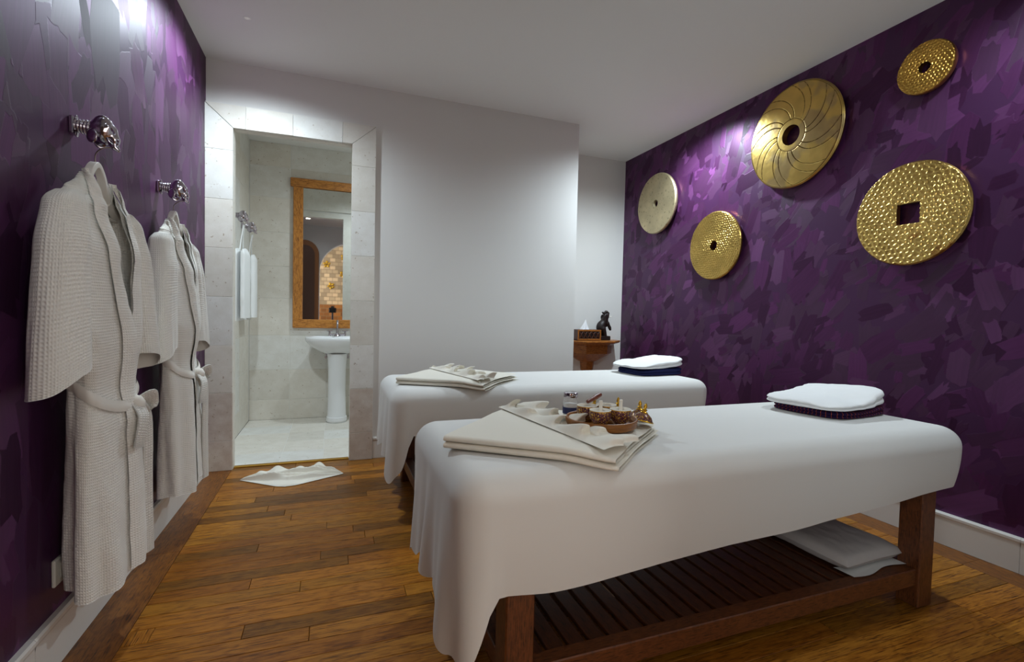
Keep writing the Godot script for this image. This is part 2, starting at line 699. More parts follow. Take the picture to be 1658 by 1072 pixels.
func added_fill_window(called: String, at: Vector3, turn: float, size: Vector2, energy: float, label: String) -> void:
	# unseen glowing window added as soft front fill, behind the camera
	var t := Node3D.new()
	t.name = called
	add_child(t, true)
	t.position = at
	t.rotation.y = turn
	structure(t, label, "window")
	var b := Bld.new()
	b.box(Vector3(0, 0, -0.006), Vector3(size.x, size.y, 0.01), 0.001)
	put(b, "fill_pane", M.panel_glow, t)
	for q in [[0.0, 1.0], [0.0, -1.0], [1.0, 0.0], [-1.0, 0.0]]:
		var f := Bld.new()
		f.box(Vector3(q[0] * (size.x * 0.5 + 0.03), q[1] * (size.y * 0.5 + 0.03), -0.012), Vector3(0.06 if q[0] else size.x + 0.12, 0.06 if q[1] else size.y, 0.022), 0.004)
		put(f, "fill_frame", M.door_wood, t)
	var l := AreaLight3D.new()
	l.name = "fill_light"
	t.add_child(l, true)
	l.position = Vector3(0, 0, -0.03)
	l.area_size = size
	l.light_energy = energy
	l.light_color = rgb(238, 245, 255)
	l.shadow_enabled = true


# ---------------------------------------------------------------- structure
func tiled(parent: Node3D, origin: Vector3, ex: Vector3, ey: Vector3, rects: Array, thick: float, joint: float, mats: Array, called := "tile") -> void:
	# rects: [x0, y0, x1, y1] in metres on the plane origin + ex*x + ey*y; each becomes one slab
	var nrm := ex.cross(ey)
	var bs := Basis(ex, ey, nrm)
	for q in rects:
		var b := Bld.new()
		var w: float = q[2] - q[0] - joint
		var h: float = q[3] - q[1] - joint
		if w < 0.01 or h < 0.01: continue
		b.box(Vector3.ZERO, Vector3(w, h, thick), 0.0015, bs)
		var m: Material = mats[rng.randi() % mats.size()]
		put(b, called, m, parent, origin + ex * (q[0] + q[2]) * 0.5 + ey * (q[1] + q[3]) * 0.5 + nrm * (thick * 0.5 + rng.randf_range(-0.0006, 0.0006)))


func build_shell() -> void:
	# floor of teak planks laid across the room, with a border board along each side wall
	var fl := struct_root("floor", "polished teak plank floor with border boards along the walls", "floor")
	var sub := Bld.new()
	sub.box(Vector3(ROOM_W * 0.5, -0.04, 1.3), Vector3(ROOM_W, 0.05, 3.95), 0.0)
	put(sub, "subfloor", M.carved_dark, fl)
	var r := RandomNumberGenerator.new()
	r.seed = 44
	var pw := 0.075
	var z := -0.02
	var row := 0
	while z < FRONT_Z:
		var x := 0.15
		x -= r.randf_range(0.0, 0.8)
		while x < ROOM_W - 0.15:
			var ln: float = [0.45, 0.62, 0.8, 1.05, 1.3][r.randi() % 5]
			var x0 := maxf(x, 0.15)
			var x1 := minf(x + ln, ROOM_W - 0.15)
			if x1 - x0 > 0.004:
				var b := Bld.new()
				b.box(Vector3.ZERO, Vector3(x1 - x0 - 0.0016, 0.014, pw - 0.0016), 0.0012, Basis(), Vector2(r.randf() * 3.0, r.randf() * 2.0))
				put(b, "plank", M["plank%d" % (r.randi() % 10)], fl, Vector3((x0 + x1) * 0.5, -0.0075 + r.randf_range(0, 0.0003), z + pw * 0.5))
			x += ln
		z += pw
		row += 1
	for sx in [0.083, ROOM_W - 0.083]:
		for seg in [[-0.0, 1.15], [1.15, 2.3], [2.3, 3.2]]:
			var b := Bld.new()
			b.box(Vector3.ZERO, Vector3(0.133, 0.014, seg[1] - seg[0] - 0.001), 0.0006, Basis(), Vector2(r.randf(), r.randf()))
			put(b, "border_board", M.border, fl, Vector3(sx, -0.007, (seg[0] + seg[1]) * 0.5))
	# recess strip of the floor, behind the far bed
	for k in 8:
		var b := Bld.new()
		b.box(Vector3.ZERO, Vector3(ROOM_W - WALL_END - 0.001, 0.014, 0.0775), 0.0006, Basis(), Vector2(k * 0.37, k * 0.21))
		put(b, "plank", M["plank%d" % k], fl, Vector3((ROOM_W + WALL_END) * 0.5, -0.0075, -0.06 - k * 0.078))
	# ceiling and walls
	struct_box("ceiling", Vector3(-0.15, ROOM_H, -0.8), Vector3(ROOM_W + 0.15, ROOM_H + 0.12, FRONT_Z + 0.2), M.ceiling, "plain white painted ceiling", "ceiling")
	plaster_wall("wall_left", Vector3(0, 0, FRONT_Z), Vector3(0, 0, 0.0), -1.0, "purple troweled plaster wall behind the bathrobes")
	plaster_wall("wall_right", Vector3(ROOM_W, 0, -RECESS), Vector3(ROOM_W, 0, FRONT_Z), 1.0, "purple troweled plaster wall behind the gilded discs")
	# back wall: pier over the doorway, main wall, recess
	var wt := 0.06
	var bw := Bld.new()
	bw.box(Vector3((1.0 + WALL_END) * 0.5, ROOM_H * 0.5, -wt * 0.5), Vector3(WALL_END - 1.0, ROOM_H, wt), 0.0)
	bw.box(Vector3(0.5, (2.25 + ROOM_H) * 0.5, -wt * 0.5), Vector3(1.0, ROOM_H - 2.25, wt), 0.0)
	bw.box(Vector3(0.05, 1.12, -wt * 0.5), Vector3(0.1, 2.25, wt), 0.0)
	bw.box(Vector3(WALL_END - 0.03, ROOM_H * 0.5, -wt - (RECESS - wt) * 0.5), Vector3(0.06, ROOM_H, RECESS - wt), 0.0)
	structure(put(bw, "wall_back", M.paint), "off white painted wall beside the stone framed doorway", "wall")
	struct_box("wall_recess", Vector3(WALL_END - 0.06, 0, -RECESS - 0.1), Vector3(ROOM_W, ROOM_H, -RECESS), M.paint, "off white wall at the back of the corner recess", "wall")
	# baseboards
	base_run("baseboard_left", Vector3(0, 0, FRONT_Z), Vector3(0, 0, 0.03), Vector3(1, 0, 0), 5, "white stone baseboard under the bathrobes")
	base_run("baseboard_right", Vector3(ROOM_W, 0, -RECESS), Vector3(ROOM_W, 0, FRONT_Z), Vector3(-1, 0, 0), 5, "white stone baseboard along the disc wall")
	base_run("baseboard_back", Vector3(1.03, 0, 0), Vector3(WALL_END, 0, 0), Vector3(0, 0, 1), 2, "white stone baseboard beside the doorway")
	base_run("baseboard_recess", Vector3(WALL_END, 0, -RECESS), Vector3(ROOM_W, 0, -RECESS), Vector3(0, 0, 1), 1, "white stone baseboard in the corner recess")
	# stone surround of the doorway
	var tr := struct_root("trim_1", "pale stone tile surround framing the bathroom doorway", "door frame")
	var sm := [M.stone, M.stone2, M.stone3]
	var ys := [0.0, 0.195, 0.505, 0.81, 1.12, 1.43, 1.737, 2.047]
	for side in 2:
		var x0 := 0.0 if side == 0 else 0.872
		var x1 := 0.155 if side == 0 else 1.028
		for k in ys.size() - 1:
			var b := Bld.new()
			b.box(Vector3.ZERO, Vector3(x1 - x0 - 0.001, ys[k + 1] - ys[k] - 0.002, 0.03), 0.0012)
			put(b, "stone_tile", M.stone_warm if k < 2 else sm[(k + side) % 3], tr, Vector3((x0 + x1) * 0.5, (ys[k] + ys[k + 1]) * 0.5, 0.0155))
		# mitred corner piece of each jamb
		var po := Bld.new()
		if side == 0: po.prism(PackedVector2Array([Vector2(0.0005, 2.048), Vector2(0.1545, 2.048), Vector2(0.1545, 2.187), Vector2(0.0005, 2.326)]), 0.0005, 0.0305)
		else: po.prism(PackedVector2Array([Vector2(0.8725, 2.048), Vector2(1.0275, 2.048), Vector2(1.0275, 2.327), Vector2(0.8725, 2.192)]), 0.0005, 0.0305)
		put(po, "stone_tile", sm[side], tr)
	var jo := Bld.new()
	jo.box(Vector3(0.0775, 1.09, 0.014), Vector3(0.153, 2.18, 0.0275), 0.0)
	jo.box(Vector3(0.95, 1.09, 0.014), Vector3(0.153, 2.18, 0.0275), 0.0)
	put(jo, "grout_bed", M.grout, tr)
	var lx := [0.156, 0.226, 0.50, 0.808, 0.871]
	for k in 4:
		var y_in0: float = lerpf(2.189, 2.194, (lx[k] - 0.155) / 0.715)
		var po := Bld.new()
		var pts := PackedVector2Array([Vector2(lx[k] + 0.0008, y_in0), Vector2(lx[k + 1] - 0.0008, 2.192), Vector2(lx[k + 1] - 0.0008, 2.33), Vector2(lx[k] + 0.0008, 2.33)])
		if k == 0: pts = PackedVector2Array([Vector2(0.157, 2.189), Vector2(lx[1] - 0.0008, 2.19), Vector2(lx[1] - 0.0008, 2.33), Vector2(0.001, 2.33)])
		if k == 3: pts = PackedVector2Array([Vector2(lx[3] + 0.0008, 2.193), Vector2(0.8715, 2.194), Vector2(1.0265, 2.3285), Vector2(1.026, 2.33), Vector2(lx[3] + 0.0008, 2.33)])
		po.prism(pts, 0.0005, 0.0305)
		put(po, "stone_tile", sm[(k + 1) % 3], tr)
	# reveals lining the wall opening
	var rv := Bld.new()
	rv.box(Vector3(0.1275, 1.095, -0.03), Vector3(0.055, 2.19, 0.0598), 0.0)
	rv.box(Vector3(0.936, 1.095, -0.03), Vector3(0.128, 2.19, 0.0598), 0.0)
	rv.box(Vector3(0.55, 2.22, -0.03), Vector3(0.9, 0.06, 0.0598), 0.0)
	put(rv, "reveal", M.stone3, tr)
	# metal threshold strip
	var th := Bld.new()
	th.box(Vector3(0.513, 0.003, -0.03), Vector3(0.714, 0.008, 0.035), 0.002)
	structure(put(th, "trim_2", M.brass), "brass threshold strip between teak floor and bathroom tiles", "threshold")


func plaster_wall(called: String, a: Vector3, b: Vector3, side: float, label: String) -> void:
	var ln := (b - a).length()
	var o := Bld.new()
	var t := 0.12
	var x := a.x
	var back := x + side * t
	var s := 2.6
	var y1 := ROOM_H
	var f0 := Vector3(x, 0, a.z)
	var f1 := Vector3(x, 0, b.z)
	o.face([f0, f1, f1 + Vector3(0, y1, 0), f0 + Vector3(0, y1, 0)], [Vector2(0, 0), Vector2(ln / s, 0), Vector2(ln / s, y1 / s), Vector2(0, y1 / s)], Vector3(-side, 0, 0))
	var lo := Vector3(minf(x + side * 0.0005, back), 0, minf(a.z, b.z))
	var hi := Vector3(maxf(x + side * 0.0005, back), y1, maxf(a.z, b.z))
	o.box((lo + hi) * 0.5, hi - lo, 0.0)
	structure(put(o, called, M.plaster0 if side < 0.0 else M.plaster1), label, "wall")


func base_run(called: String, a: Vector3, b: Vector3, out: Vector3, n: int, label: String) -> void:
	var root := struct_root(called, label, "baseboard")
	var d := (b - a) / n
	var h := 0.152
	for k in n:
		var q := Bld.new()
		var bs := Basis(d.normalized(), Vector3.UP, d.normalized().cross(Vector3.UP))
		# moulded section: flat face with a rounded, slightly proud top
		var prof := [Vector2(0.0005, 0.001), Vector2(0.018, 0.001), Vector2(0.018, h - 0.024), Vector2(0.021, h - 0.016), Vector2(0.021, h - 0.006), Vector2(0.016, h), Vector2(0.0005, h)]
		var p0 := a + d * k + d.normalized() * 0.0006
		var p1 := a + d * (k + 1) - d.normalized() * 0.0006
		for i in prof.size():
			var u: Vector2 = prof[i]
			var v: Vector2 = prof[(i + 1) % prof.size()]
			var nn := out * (v.y - u.y) + Vector3.UP * (u.x - v.x)
			q.face([p0 + out * u.x + Vector3.UP * u.y, p1 + out * u.x + Vector3.UP * u.y, p1 + out * v.x + Vector3.UP * v.y, p0 + out * v.x + Vector3.UP * v.y], [], nn)
		for e in [[p0, -d], [p1, d]]:
			var ring := []
			for u in prof: ring.append(e[0] + out * u.x + Vector3.UP * u.y)
			q.face(ring, [], e[1])
		put(q, "board", M.base_paint, root)


func build_bathroom() -> void:
	var bx0 := 0.03
	var bx1 := 1.9
	var bz0 := -1.49
	var bz1 := -0.06
	var bh := 2.595
	struct_box("wall_bathroom_outer", Vector3(bx0 - 0.12, 0, bz0 - 0.1), Vector3(bx1, bh, bz0 - 0.0025), M.grout, "grouted backing of the bathroom back wall", "wall")
	var back := struct_root("wall_bathroom_back", "large pale stone tiles on the bathroom back wall", "wall")
	var ys := [0.0, 0.19, 0.477, 0.8, 1.152, 1.452, 1.768, 2.093, 2.377, 2.594]
	var xs := [[0.03, 0.375, 0.98, 1.58, 1.9], [0.03, 0.375, 0.70, 1.28, 1.9]]
	var rects := []
	for k in ys.size() - 1:
		var xx: Array = xs[k % 2] if k < 3 else xs[0]
		for i in xx.size() - 1: rects.append([xx[i], ys[k], xx[i + 1], ys[k + 1]])
	tiled(back, Vector3(0, 0, bz0 - 0.01), Vector3.RIGHT, Vector3.UP, rects, 0.01, 0.003, [M.stone, M.stone2, M.stone3])
	# side wall with the towel hooks
	var lw := struct_root("wall_bathroom_left", "pale stone tiles on the bathroom side wall with the towels", "wall")
	var bk := Bld.new()
	bk.box(Vector3(-0.0325, bh * 0.5, (bz0 + bz1) * 0.5), Vector3(0.12, bh, bz1 - bz0 - 0.001), 0.0)
	put(bk, "backing", M.grout, lw)
	rects = []
	for k in ys.size() - 1:
		for i in 3: rects.append([0.02 + i * 0.46, ys[k], 0.02 + minf((i + 1) * 0.46, 1.405), ys[k + 1]])
	tiled(lw, Vector3(bx0 - 0.01, 0, bz1), Vector3(0, 0, -1), Vector3.UP, rects, 0.01, 0.003, [M.stone3, M.stone])
	for c in lw.get_children():
		if c.name.begins_with("tile"): c.position.x = bx0 - 0.005
	struct_box("wall_bathroom_right", Vector3(bx1, 0, bz0 - 0.1), Vector3(bx1 + 0.1, bh, bz1), M.stone2, "stone wall at the hidden end of the bathroom", "wall")
	struct_box("wall_bathroom_front", Vector3(1.0, 0, bz1 - 0.02), Vector3(bx1, bh, bz1 - 0.0005), M.stone3, "stone lined inner face of the doorway wall", "wall")
	var hd := Bld.new()
	hd.box(Vector3(0.55, 2.43, bz1 - 0.01), Vector3(0.9, 0.33, 0.019), 0.0)
	structure(put(hd, "wall_bathroom_lintel", M.stone3), "stone lined wall over the doorway inside the bathroom", "wall")
	struct_box("ceiling_bathroom", Vector3(bx0 - 0.12, bh, bz0 - 0.1), Vector3(bx1 + 0.1, bh + 0.1, bz1), M.ceiling, "white bathroom ceiling", "ceiling")
	var fl := struct_root("floor_bathroom", "pale stone tile floor of the bathroom", "floor")
	var sb := Bld.new()
	sb.box(Vector3((bx0 + bx1) * 0.5, -0.021, -0.765), Vector3(bx1 - bx0, 0.04, 1.45), 0.0)
	put(sb, "bedding", M.grout, fl)
	rects = []
	var fx := [0.03, 0.42, 0.70, 1.1, 1.5, 1.9]
	var fz := [0.045, 0.33, 0.62, 0.92, 1.2, 1.49]
	for i in 5:
		for k in 5: rects.append([fx[i], fz[k], fx[i + 1], fz[k + 1]])
	tiled(fl, Vector3(0, -0.009, 0), Vector3.RIGHT, Vector3(0, 0, -1), rects, 0.01, 0.003, [M.stone, M.stone3, M.stone2])


func build_front() -> void:
	# the wall with the archway that the camera looks through, and the lobby behind it
	var w := CSGCombiner3D.new()
	w.name = "wall_front"
	add_child(w, true)
	structure(w, "white wall with the open archway opposite the doorway", "wall")
	var a := CSGBox3D.new()
	a.name = "panel"
	a.size = Vector3(ROOM_W + 0.24, ROOM_H + 0.1, 0.2)
	a.position = Vector3(ROOM_W * 0.5, ROOM_H * 0.5, FRONT_Z + 0.1)
	a.material = M.paint
	w.add_child(a, true)
	var h := CSGBox3D.new()
	h.name = "opening"
	h.operation = CSGShape3D.OPERATION_SUBTRACTION
	h.size = Vector3(1.12, 1.96, 0.6)
	h.position = Vector3(1.08, 0.78, FRONT_Z + 0.1)
	h.material = M.paint
	w.add_child(h, true)
	var cy := CSGCylinder3D.new()
	cy.name = "arch"
	cy.operation = CSGShape3D.OPERATION_SUBTRACTION
	cy.radius = 0.56
	cy.height = 0.6
	cy.sides = 48
	cy.rotation.x = PI / 2
	cy.position = Vector3(1.08, 1.76, FRONT_Z + 0.1)
	cy.material = M.paint
	w.add_child(cy, true)
	# lobby shell
	struct_box("floor_lobby", Vector3(-0.6, -0.05, FRONT_Z + 0.08), Vector3(ROOM_W + 0.2, -0.001, 5.6), M.border, "teak floor of the lobby behind the archway", "floor")
	struct_box("ceiling_lobby", Vector3(-0.6, 2.9, FRONT_Z + 0.2), Vector3(ROOM_W + 0.2, 3.0, 5.6), M.ceiling, "white lobby ceiling", "ceiling")
	struct_box("wall_lobby_left", Vector3(-0.7, 0, FRONT_Z + 0.2), Vector3(-0.6, 2.9, 5.6), M.paint, "white lobby side wall", "wall")
	struct_box("wall_lobby_right", Vector3(ROOM_W + 0.12, 0, FRONT_Z + 0.2), Vector3(ROOM_W + 0.22, 2.9, 5.6), M.paint, "white lobby end wall", "wall")
	struct_box("wall_lobby_top", Vector3(-0.6, ROOM_H + 0.05, FRONT_Z + 0.2), Vector3(ROOM_W + 0.2, 2.9, FRONT_Z + 0.3), M.paint, "white wall over the archway on the lobby side", "wall")
	struct_box("wall_lobby_stub", Vector3(-0.6, 0, FRONT_Z + 0.2), Vector3(-0.12, ROOM_H + 0.05, FRONT_Z + 0.3), M.paint, "white wall stub beside the archway on the lobby side", "wall")
	var mo := Bld.new()
	mo.box(Vector3.ZERO, Vector3(4.3, 2.9, 0.1), 0.0)
	structure(put(mo, "wall_lobby_mosaic", M.mosaic, null, Vector3(ROOM_W * 0.5 - 0.25, 1.45, 5.65)), "lobby wall of beige and amber mosaic bricks seen in the mirror", "wall")
	M.mosaic.uv1_scale = Vector3(0.5, -0.345, 1)
	M.mosaic.uv1_offset = Vector3(0, 0.5, 0)
	var r := RandomNumberGenerator.new()
	r.seed = 3
	var spots := [[0.62, 2.12], [1.0, 2.3], [0.98, 1.9], [0.72, 1.62], [1.1, 1.45], [1.4, 2.0]]
	var words := ["leftmost of the gold flowers mirrored on the mosaic wall", "topmost gold flower mirrored on the mosaic wall", "gold flower under the topmost one on the mosaic wall", "low left gold flower mirrored above the amber bricks", "lowest gold flower mirrored on the amber bricks", "rightmost of the gold flowers on the mosaic wall"]
	for k in spots.size():
		var t := thing("flower_ornament", words[k], "wall ornament", Vector3(spots[k][0], spots[k][1], 5.6), 0.0, "gold flowers on the mosaic wall")
		for i in 5:
			var b := Bld.new()
			var an := TAU * i / 5.0 + k
			b.lathe([Vector2(0.0, -0.035), Vector2(0.02, -0.02), Vector2(0.028, 0.0), Vector2(0.02, 0.025), Vector2(0.0, 0.035)], 12, Transform3D(Basis(Vector3(0, 0, 1), an) * Basis.from_scale(Vector3(1, 1, 0.35)), Vector3(-sin(an) * 0.05, cos(an) * 0.05, -0.012)))
			put(b, "petal", M.gilt, t)
		var cb := Bld.new()
		cb.lathe([Vector2(0.0, -0.02), Vector2(0.018, -0.01), Vector2(0.02, 0.0), Vector2(0.0, 0.018)], 12, Transform3D(Basis(), Vector3(0, 0, -0.02)))
		put(cb, "heart", M.brass, t)
	# arched door leaf folded back against the wall
	var dr := thing("arched_door", "brown wooden arched door leaf folded against the wall, seen in the mirror", "door", Vector3(0.27, 0, FRONT_Z - 0.03))
	var outer := PackedVector2Array([Vector2(-0.24, 0.01), Vector2(0.24, 0.01)])
	var inner := PackedVector2Array([Vector2(-0.17, 0.12), Vector2(0.17, 0.12)])
	for i in 19:
		var an := PI * i / 18.0
		outer.append(Vector2(cos(an) * 0.24, 2.08 + sin(an) * 0.25))
		inner.append(Vector2(cos(an) * 0.17, 2.06 + sin(an) * 0.18))
	var ob := Bld.new()
	ob.prism(outer, -0.012, 0.028)
	put(ob, "leaf", M.door_wood, dr)
	var ib := Bld.new()
	ib.prism(inner, -0.018, -0.011)
	put(ib, "panel", M.door_panel, dr)
	# the photographer's camera, seen in the mirror
	var tp := thing("camera_tripod", "black camera on a tripod reflected in the bathroom mirror", "camera", Vector3(0.754, 0, 3.66))
	var cb := Bld.new()
	cb.box(Vector3(0, 1.05, 0), Vector3(0.14, 0.1, 0.06), 0.012)
	cb.box(Vector3(0, 1.115, 0), Vector3(0.06, 0.035, 0.05), 0.008)
	put(cb, "camera_body", M.black, tp)
	var lb := Bld.new()
	lb.lathe([Vector2(0.0, 0.0), Vector2(0.036, 0.0), Vector2(0.036, 0.0), Vector2(0.04, 0.05), Vector2(0.04, 0.05), Vector2(0.0, 0.05)], 24, Transform3D(Basis(Vector3.RIGHT, -PI / 2), Vector3(0, 1.05, -0.03)))
	put(lb, "lens", M.black, tp)
	var pb := Bld.new()
	pb.tube([Vector3(0, 0.62, 0), Vector3(0, 1.0, 0)], [0.018, 0.018], 12)
	put(pb, "column", M.black, tp)
	for k in 3:
		var an := TAU * k / 3.0 + 0.5
		var gb := Bld.new()
		gb.tube([Vector3(0, 0.75, 0), Vector3(cos(an) * 0.33, 0.002, sin(an) * 0.33)], [0.016, 0.012], 10)
		put(gb, "leg", M.black, tp)


# ---------------------------------------------------------------- beds and linen
func make_bed(z0: float, z1: float, label: String) -> Node3D:
	var t := thing("massage_bed", label, "massage table", Vector3(0, 0, 0), 0.0, "massage beds")
	var lw := 0.078
	var xs := [1.165, 2.782]
	for x in xs:
		for z in [z0 + 0.02, z1 - 0.02 - lw]:
			var b := Bld.new()
			b.box(Vector3.ZERO, Vector3(lw, 0.445, lw), 0.004, Basis(), Vector2(x, z))
			put(b, "leg", M.bed_wood, t, Vector3(x + lw * 0.5, 0.2225, z + lw * 0.5))
	var xa: float = xs[0] + lw
	var xb: float = xs[1]
	# lower shelf: two long rails, two cross rails, slats between
	for z in [z0 + 0.03, z1 - 0.03 - 0.05]:
		var b := Bld.new()
		b.box(Vector3.ZERO, Vector3(xb - xa, 0.062, 0.05), 0.003, Basis(), Vector2(z, 0.3))
		put(b, "shelf_rail", M.bed_wood, t, Vector3((xa + xb) * 0.5, 0.112, z + 0.025))
	for x in [xs[0] + 0.012, xs[1] + 0.012]:
		var b := Bld.new()
		b.box(Vector3.ZERO, Vector3(0.05, 0.062, z1 - z0 - 0.04 - 2 * lw), 0.003, Basis(), Vector2(x, 0.1))
		put(b, "cross_rail", M.bed_wood, t, Vector3(x + 0.025, 0.112, (z0 + z1) * 0.5))
	var pitch := 0.065
	var sb := Bld.new()
	sb.box(Vector3.ZERO, Vector3(0.05, 0.016, z1 - z0 - 0.162), 0.002)
	var sm := sb.mesh()
	var x := xa + 0.006
	while x + 0.05 < xb:
		put_mesh(sm, "slat", M.slat, t, Vector3(x + 0.025, 0.129, (z0 + z1) * 0.5))
		x += pitch
	# upper frame and mattress (under the sheet)
	for z in [z0 + 0.06, z1 - 0.06 - 0.03]:
		var b := Bld.new()
		b.box(Vector3.ZERO, Vector3(xb - xa, 0.03, 0.03), 0.003)
		put(b, "apron", M.bed_wood, t, Vector3((xa + xb) * 0.5, 0.43, z + 0.015))
	var dk := Bld.new()
	dk.box(Vector3(2.01, 0.46, (z0 + z1) * 0.5), Vector3(1.86, 0.028, z1 - z0 - 0.06), 0.004)
	put(dk, "deck", M.bed_wood, t)
	var mb := Bld.new()
	mb.box(Vector3(2.01, 0.55, (z0 + z1) * 0.5), Vector3(1.82, 0.15, z1 - z0 - 0.12), 0.05)
	put(mb, "mattress", M.mattress, t)
	return t


func sheet_mesh(x0: float, x1: float, z0: float, z1: float, top: float, hem: Callable, sd: int) -> ArrayMesh:
	# the sheet follows a soft rounded block, then falls to the hem; the foot end hangs loose in folds
	var nz := FastNoiseLite.new()
	nz.seed = sd
	nz.frequency = 1.6
	var rc := 0.085
	var cx := (x0 + x1) * 0.5
	var cz := (z0 + z1) * 0.5
	# perimeter of a rounded rectangle by arc length, with outward normal
	var per := []
	var hx := (x1 - x0) * 0.5 - rc
	var hz := (z1 - z0) * 0.5 - rc
	var corners := [[hx, hz, 0.0], [-hx, hz, PI / 2], [-hx, -hz, PI], [hx, -hz, 3 * PI / 2]]
	for k in 4:
		var c: Array = corners[k]
		for i in 13:
			var an: float = c[2] + PI / 2 * i / 12.0
			per.append([Vector2(c[0] + cos(an) * rc, c[1] + sin(an) * rc), Vector2(cos(an), sin(an))])
		var nx: Array = corners[(k + 1) % 4]
		var p0: Vector2 = per[-1][0]
		var nn: Vector2 = per[-1][1]
		var p1 := Vector2(nx[0] + cos(nx[2]) * rc, nx[1] + sin(nx[2]) * rc)
		var steps := 70 if k % 2 == 0 else 60
		for i in range(1, steps):
			per.append([p0.lerp(p1, float(i) / steps), nn])
	var n := per.size()
	var b := Bld.new()
	var er := 0.075
	var levels := 46
	b.grid(n, levels, func(a: float, t: float):
		var k := int(round(a * n)) % n
		var p: Vector2 = per[k][0]
		var o: Vector2 = per[k][1]
		var q: Vector2
		var y := top
		var wx := cx + p.x
		var wz := cz + p.y
		if t < 0.3:
			var s := t / 0.3
			q = (p - o * er) * lerpf(0.0, 1.0, s)
			y = top + 0.004 * (1.0 - s * s)
		elif t < 0.55:
			var an := (t - 0.3) / 0.25 * PI / 2
			q = p - o * er + o * er * sin(an)
			y = top - er * (1.0 - cos(an)) * 0.95
		else:
			var s := (t - 0.55) / 0.45
			var h: float = hem.call(wx, wz, o)
			var y0 := top - er * 0.95
			y = lerpf(y0, h, s)
			q = p
			# loose folds at the foot end and its corners
			var foot := clampf((x0 + 0.13 - wx) / 0.13, 0.0, 1.0)
			var wave := sin(wz * 34.0 + sd) * 0.5 + sin(wz * 57.0 + 1.3 * sd) * 0.3
			q += o * foot * s * (0.012 + 0.022 * wave)
			q += o * 0.004 * s * nz.get_noise_2d(wx * 1.5, wz * 1.5)
			# the side hem tucks slightly inwards
			q -= o * (1.0 - foot) * 0.018 * s * s
		return Vector3(cx + q.x, y, cz + q.y), Vector2(1, 1), true)
	return b.mesh()


func build_beds() -> void:
	make_bed(0.46, 1.15, "dark wooden massage bed farther from the camera, beside the white wall")
	make_bed(1.79, 2.47, "dark wooden massage bed nearest the camera with slatted lower shelf")
	var hem_near := func(x: float, z: float, o: Vector2) -> float:
		var side := key(x, [[1.0, 0.3], [1.13, 0.36], [1.3, 0.345], [2.0, 0.385], [3.0, 0.44]])
		if x > 1.13: return side + 0.003 * sin(x * 9.0)
		var foot := key(z, [[1.78, 0.25], [1.84, 0.2], [1.92, 0.23], [1.95, 0.27], [2.08, 0.29], [2.2, 0.3], [2.3, 0.27], [2.4, 0.2], [2.46, 0.17], [2.48, 0.2]])
		foot += 0.018 * sin(z * 34.0)
		return lerpf(foot, side, smoothstep(1.06, 1.14, x))
	var s1 := put_mesh(sheet_mesh(1.03, 3.008, 1.785, 2.478, 0.662, hem_near, 4), "bed_sheet", M.sheet)
	tag(s1, "white sheet draped over the massage bed nearest the camera", "bed sheet", "sheets on the massage beds")
	var hem_far := func(x: float, z: float, o: Vector2) -> float:
		var side := key(x, [[1.0, 0.36], [1.15, 0.43], [2.0, 0.43], [3.0, 0.44]])
		if x > 1.13: return side
		var foot := key(z, [[0.44, 0.25], [0.6, 0.29], [0.85, 0.3], [1.02, 0.25], [1.11, 0.19], [1.16, 0.24]])
		foot += 0.016 * sin(z * 34.0)
		return lerpf(foot, side, smoothstep(1.07, 1.14, x))
	var s2 := put_mesh(sheet_mesh(1.03, 3.008, 0.455, 1.158, 0.662, hem_far, 9), "bed_sheet", M.sheet)
	tag(s2, "white sheet draped over the far massage bed beside the white wall", "bed sheet", "sheets on the massage beds")
	folded_towel(Vector3(1.415, 0.665, 2.17), 0.0, "cream folded towel with ruffled centre on the near bed, under the tray", 1)
	folded_towel(Vector3(1.43, 0.665, 0.865), 0.1, "cream folded towel with ruffled centre on the far bed", 2)
	folded_clothes(Vector3(2.77, 0.664, 2.085), 0.15, M.stripe, "dark orange-striped cloth folded under white towel on the near bed", "white folded towel on dark striped cloth, near bed", 5)
	folded_clothes(Vector3(2.82, 0.664, 0.76), 0.1, M.navy, "navy blue cloth folded under white towel on the far bed", "white folded towel on navy cloth, far bed", 8, 0.05)
	# pillow on the lower shelf
	var pb := Bld.new()
	var pn := FastNoiseLite.new()
	pn.seed = 12
	pn.frequency = 5.0
	for side in [1.0, -1.0]:
		pb.grid(40, 40, func(a: float, b: float):
			var u: float = a * 2.0 - 1.0
			var v: float = b * 2.0 - 1.0
			var e := (1.0 - pow(absf(u), 7.0)) * (1.0 - pow(absf(v), 7.0))
			var h := 0.034 * pow(maxf(e, 0.0), 0.5) * (1.0 + 0.12 * pn.get_noise_2d(u * 0.5, v * 0.5))
			var pinch := 1.0 - 0.035 * (1.0 - absf(v)) * absf(u) - 0.02 * (1.0 - absf(u)) * absf(v)
			return Vector3(u * 0.165 * pinch, side * h + 0.036, v * 0.26 * pinch), Vector2.ONE, false, side > 0)
	var pl := put(pb, "pillow", M.pillow, null, Vector3(2.63, 0.1445, 2.135))
	pl.rotation.y = 0.03
	tag(pl, "flat grey white pillow lying on the near bed's lower shelf", "pillow")
	var lb := Bld.new()
	lb.grid(20, 4, func(a: float, b: float):
		return Vector3((a - 0.5) * 0.29, 0.002 + 0.002 * b, 0.2 + b * 0.075 + 0.01 * sin(a * 7.0)), Vector2.ONE, false, true)
	put(lb, "case_flap", M.sheet, pl, Vector3(0, -0.001, -0.005))


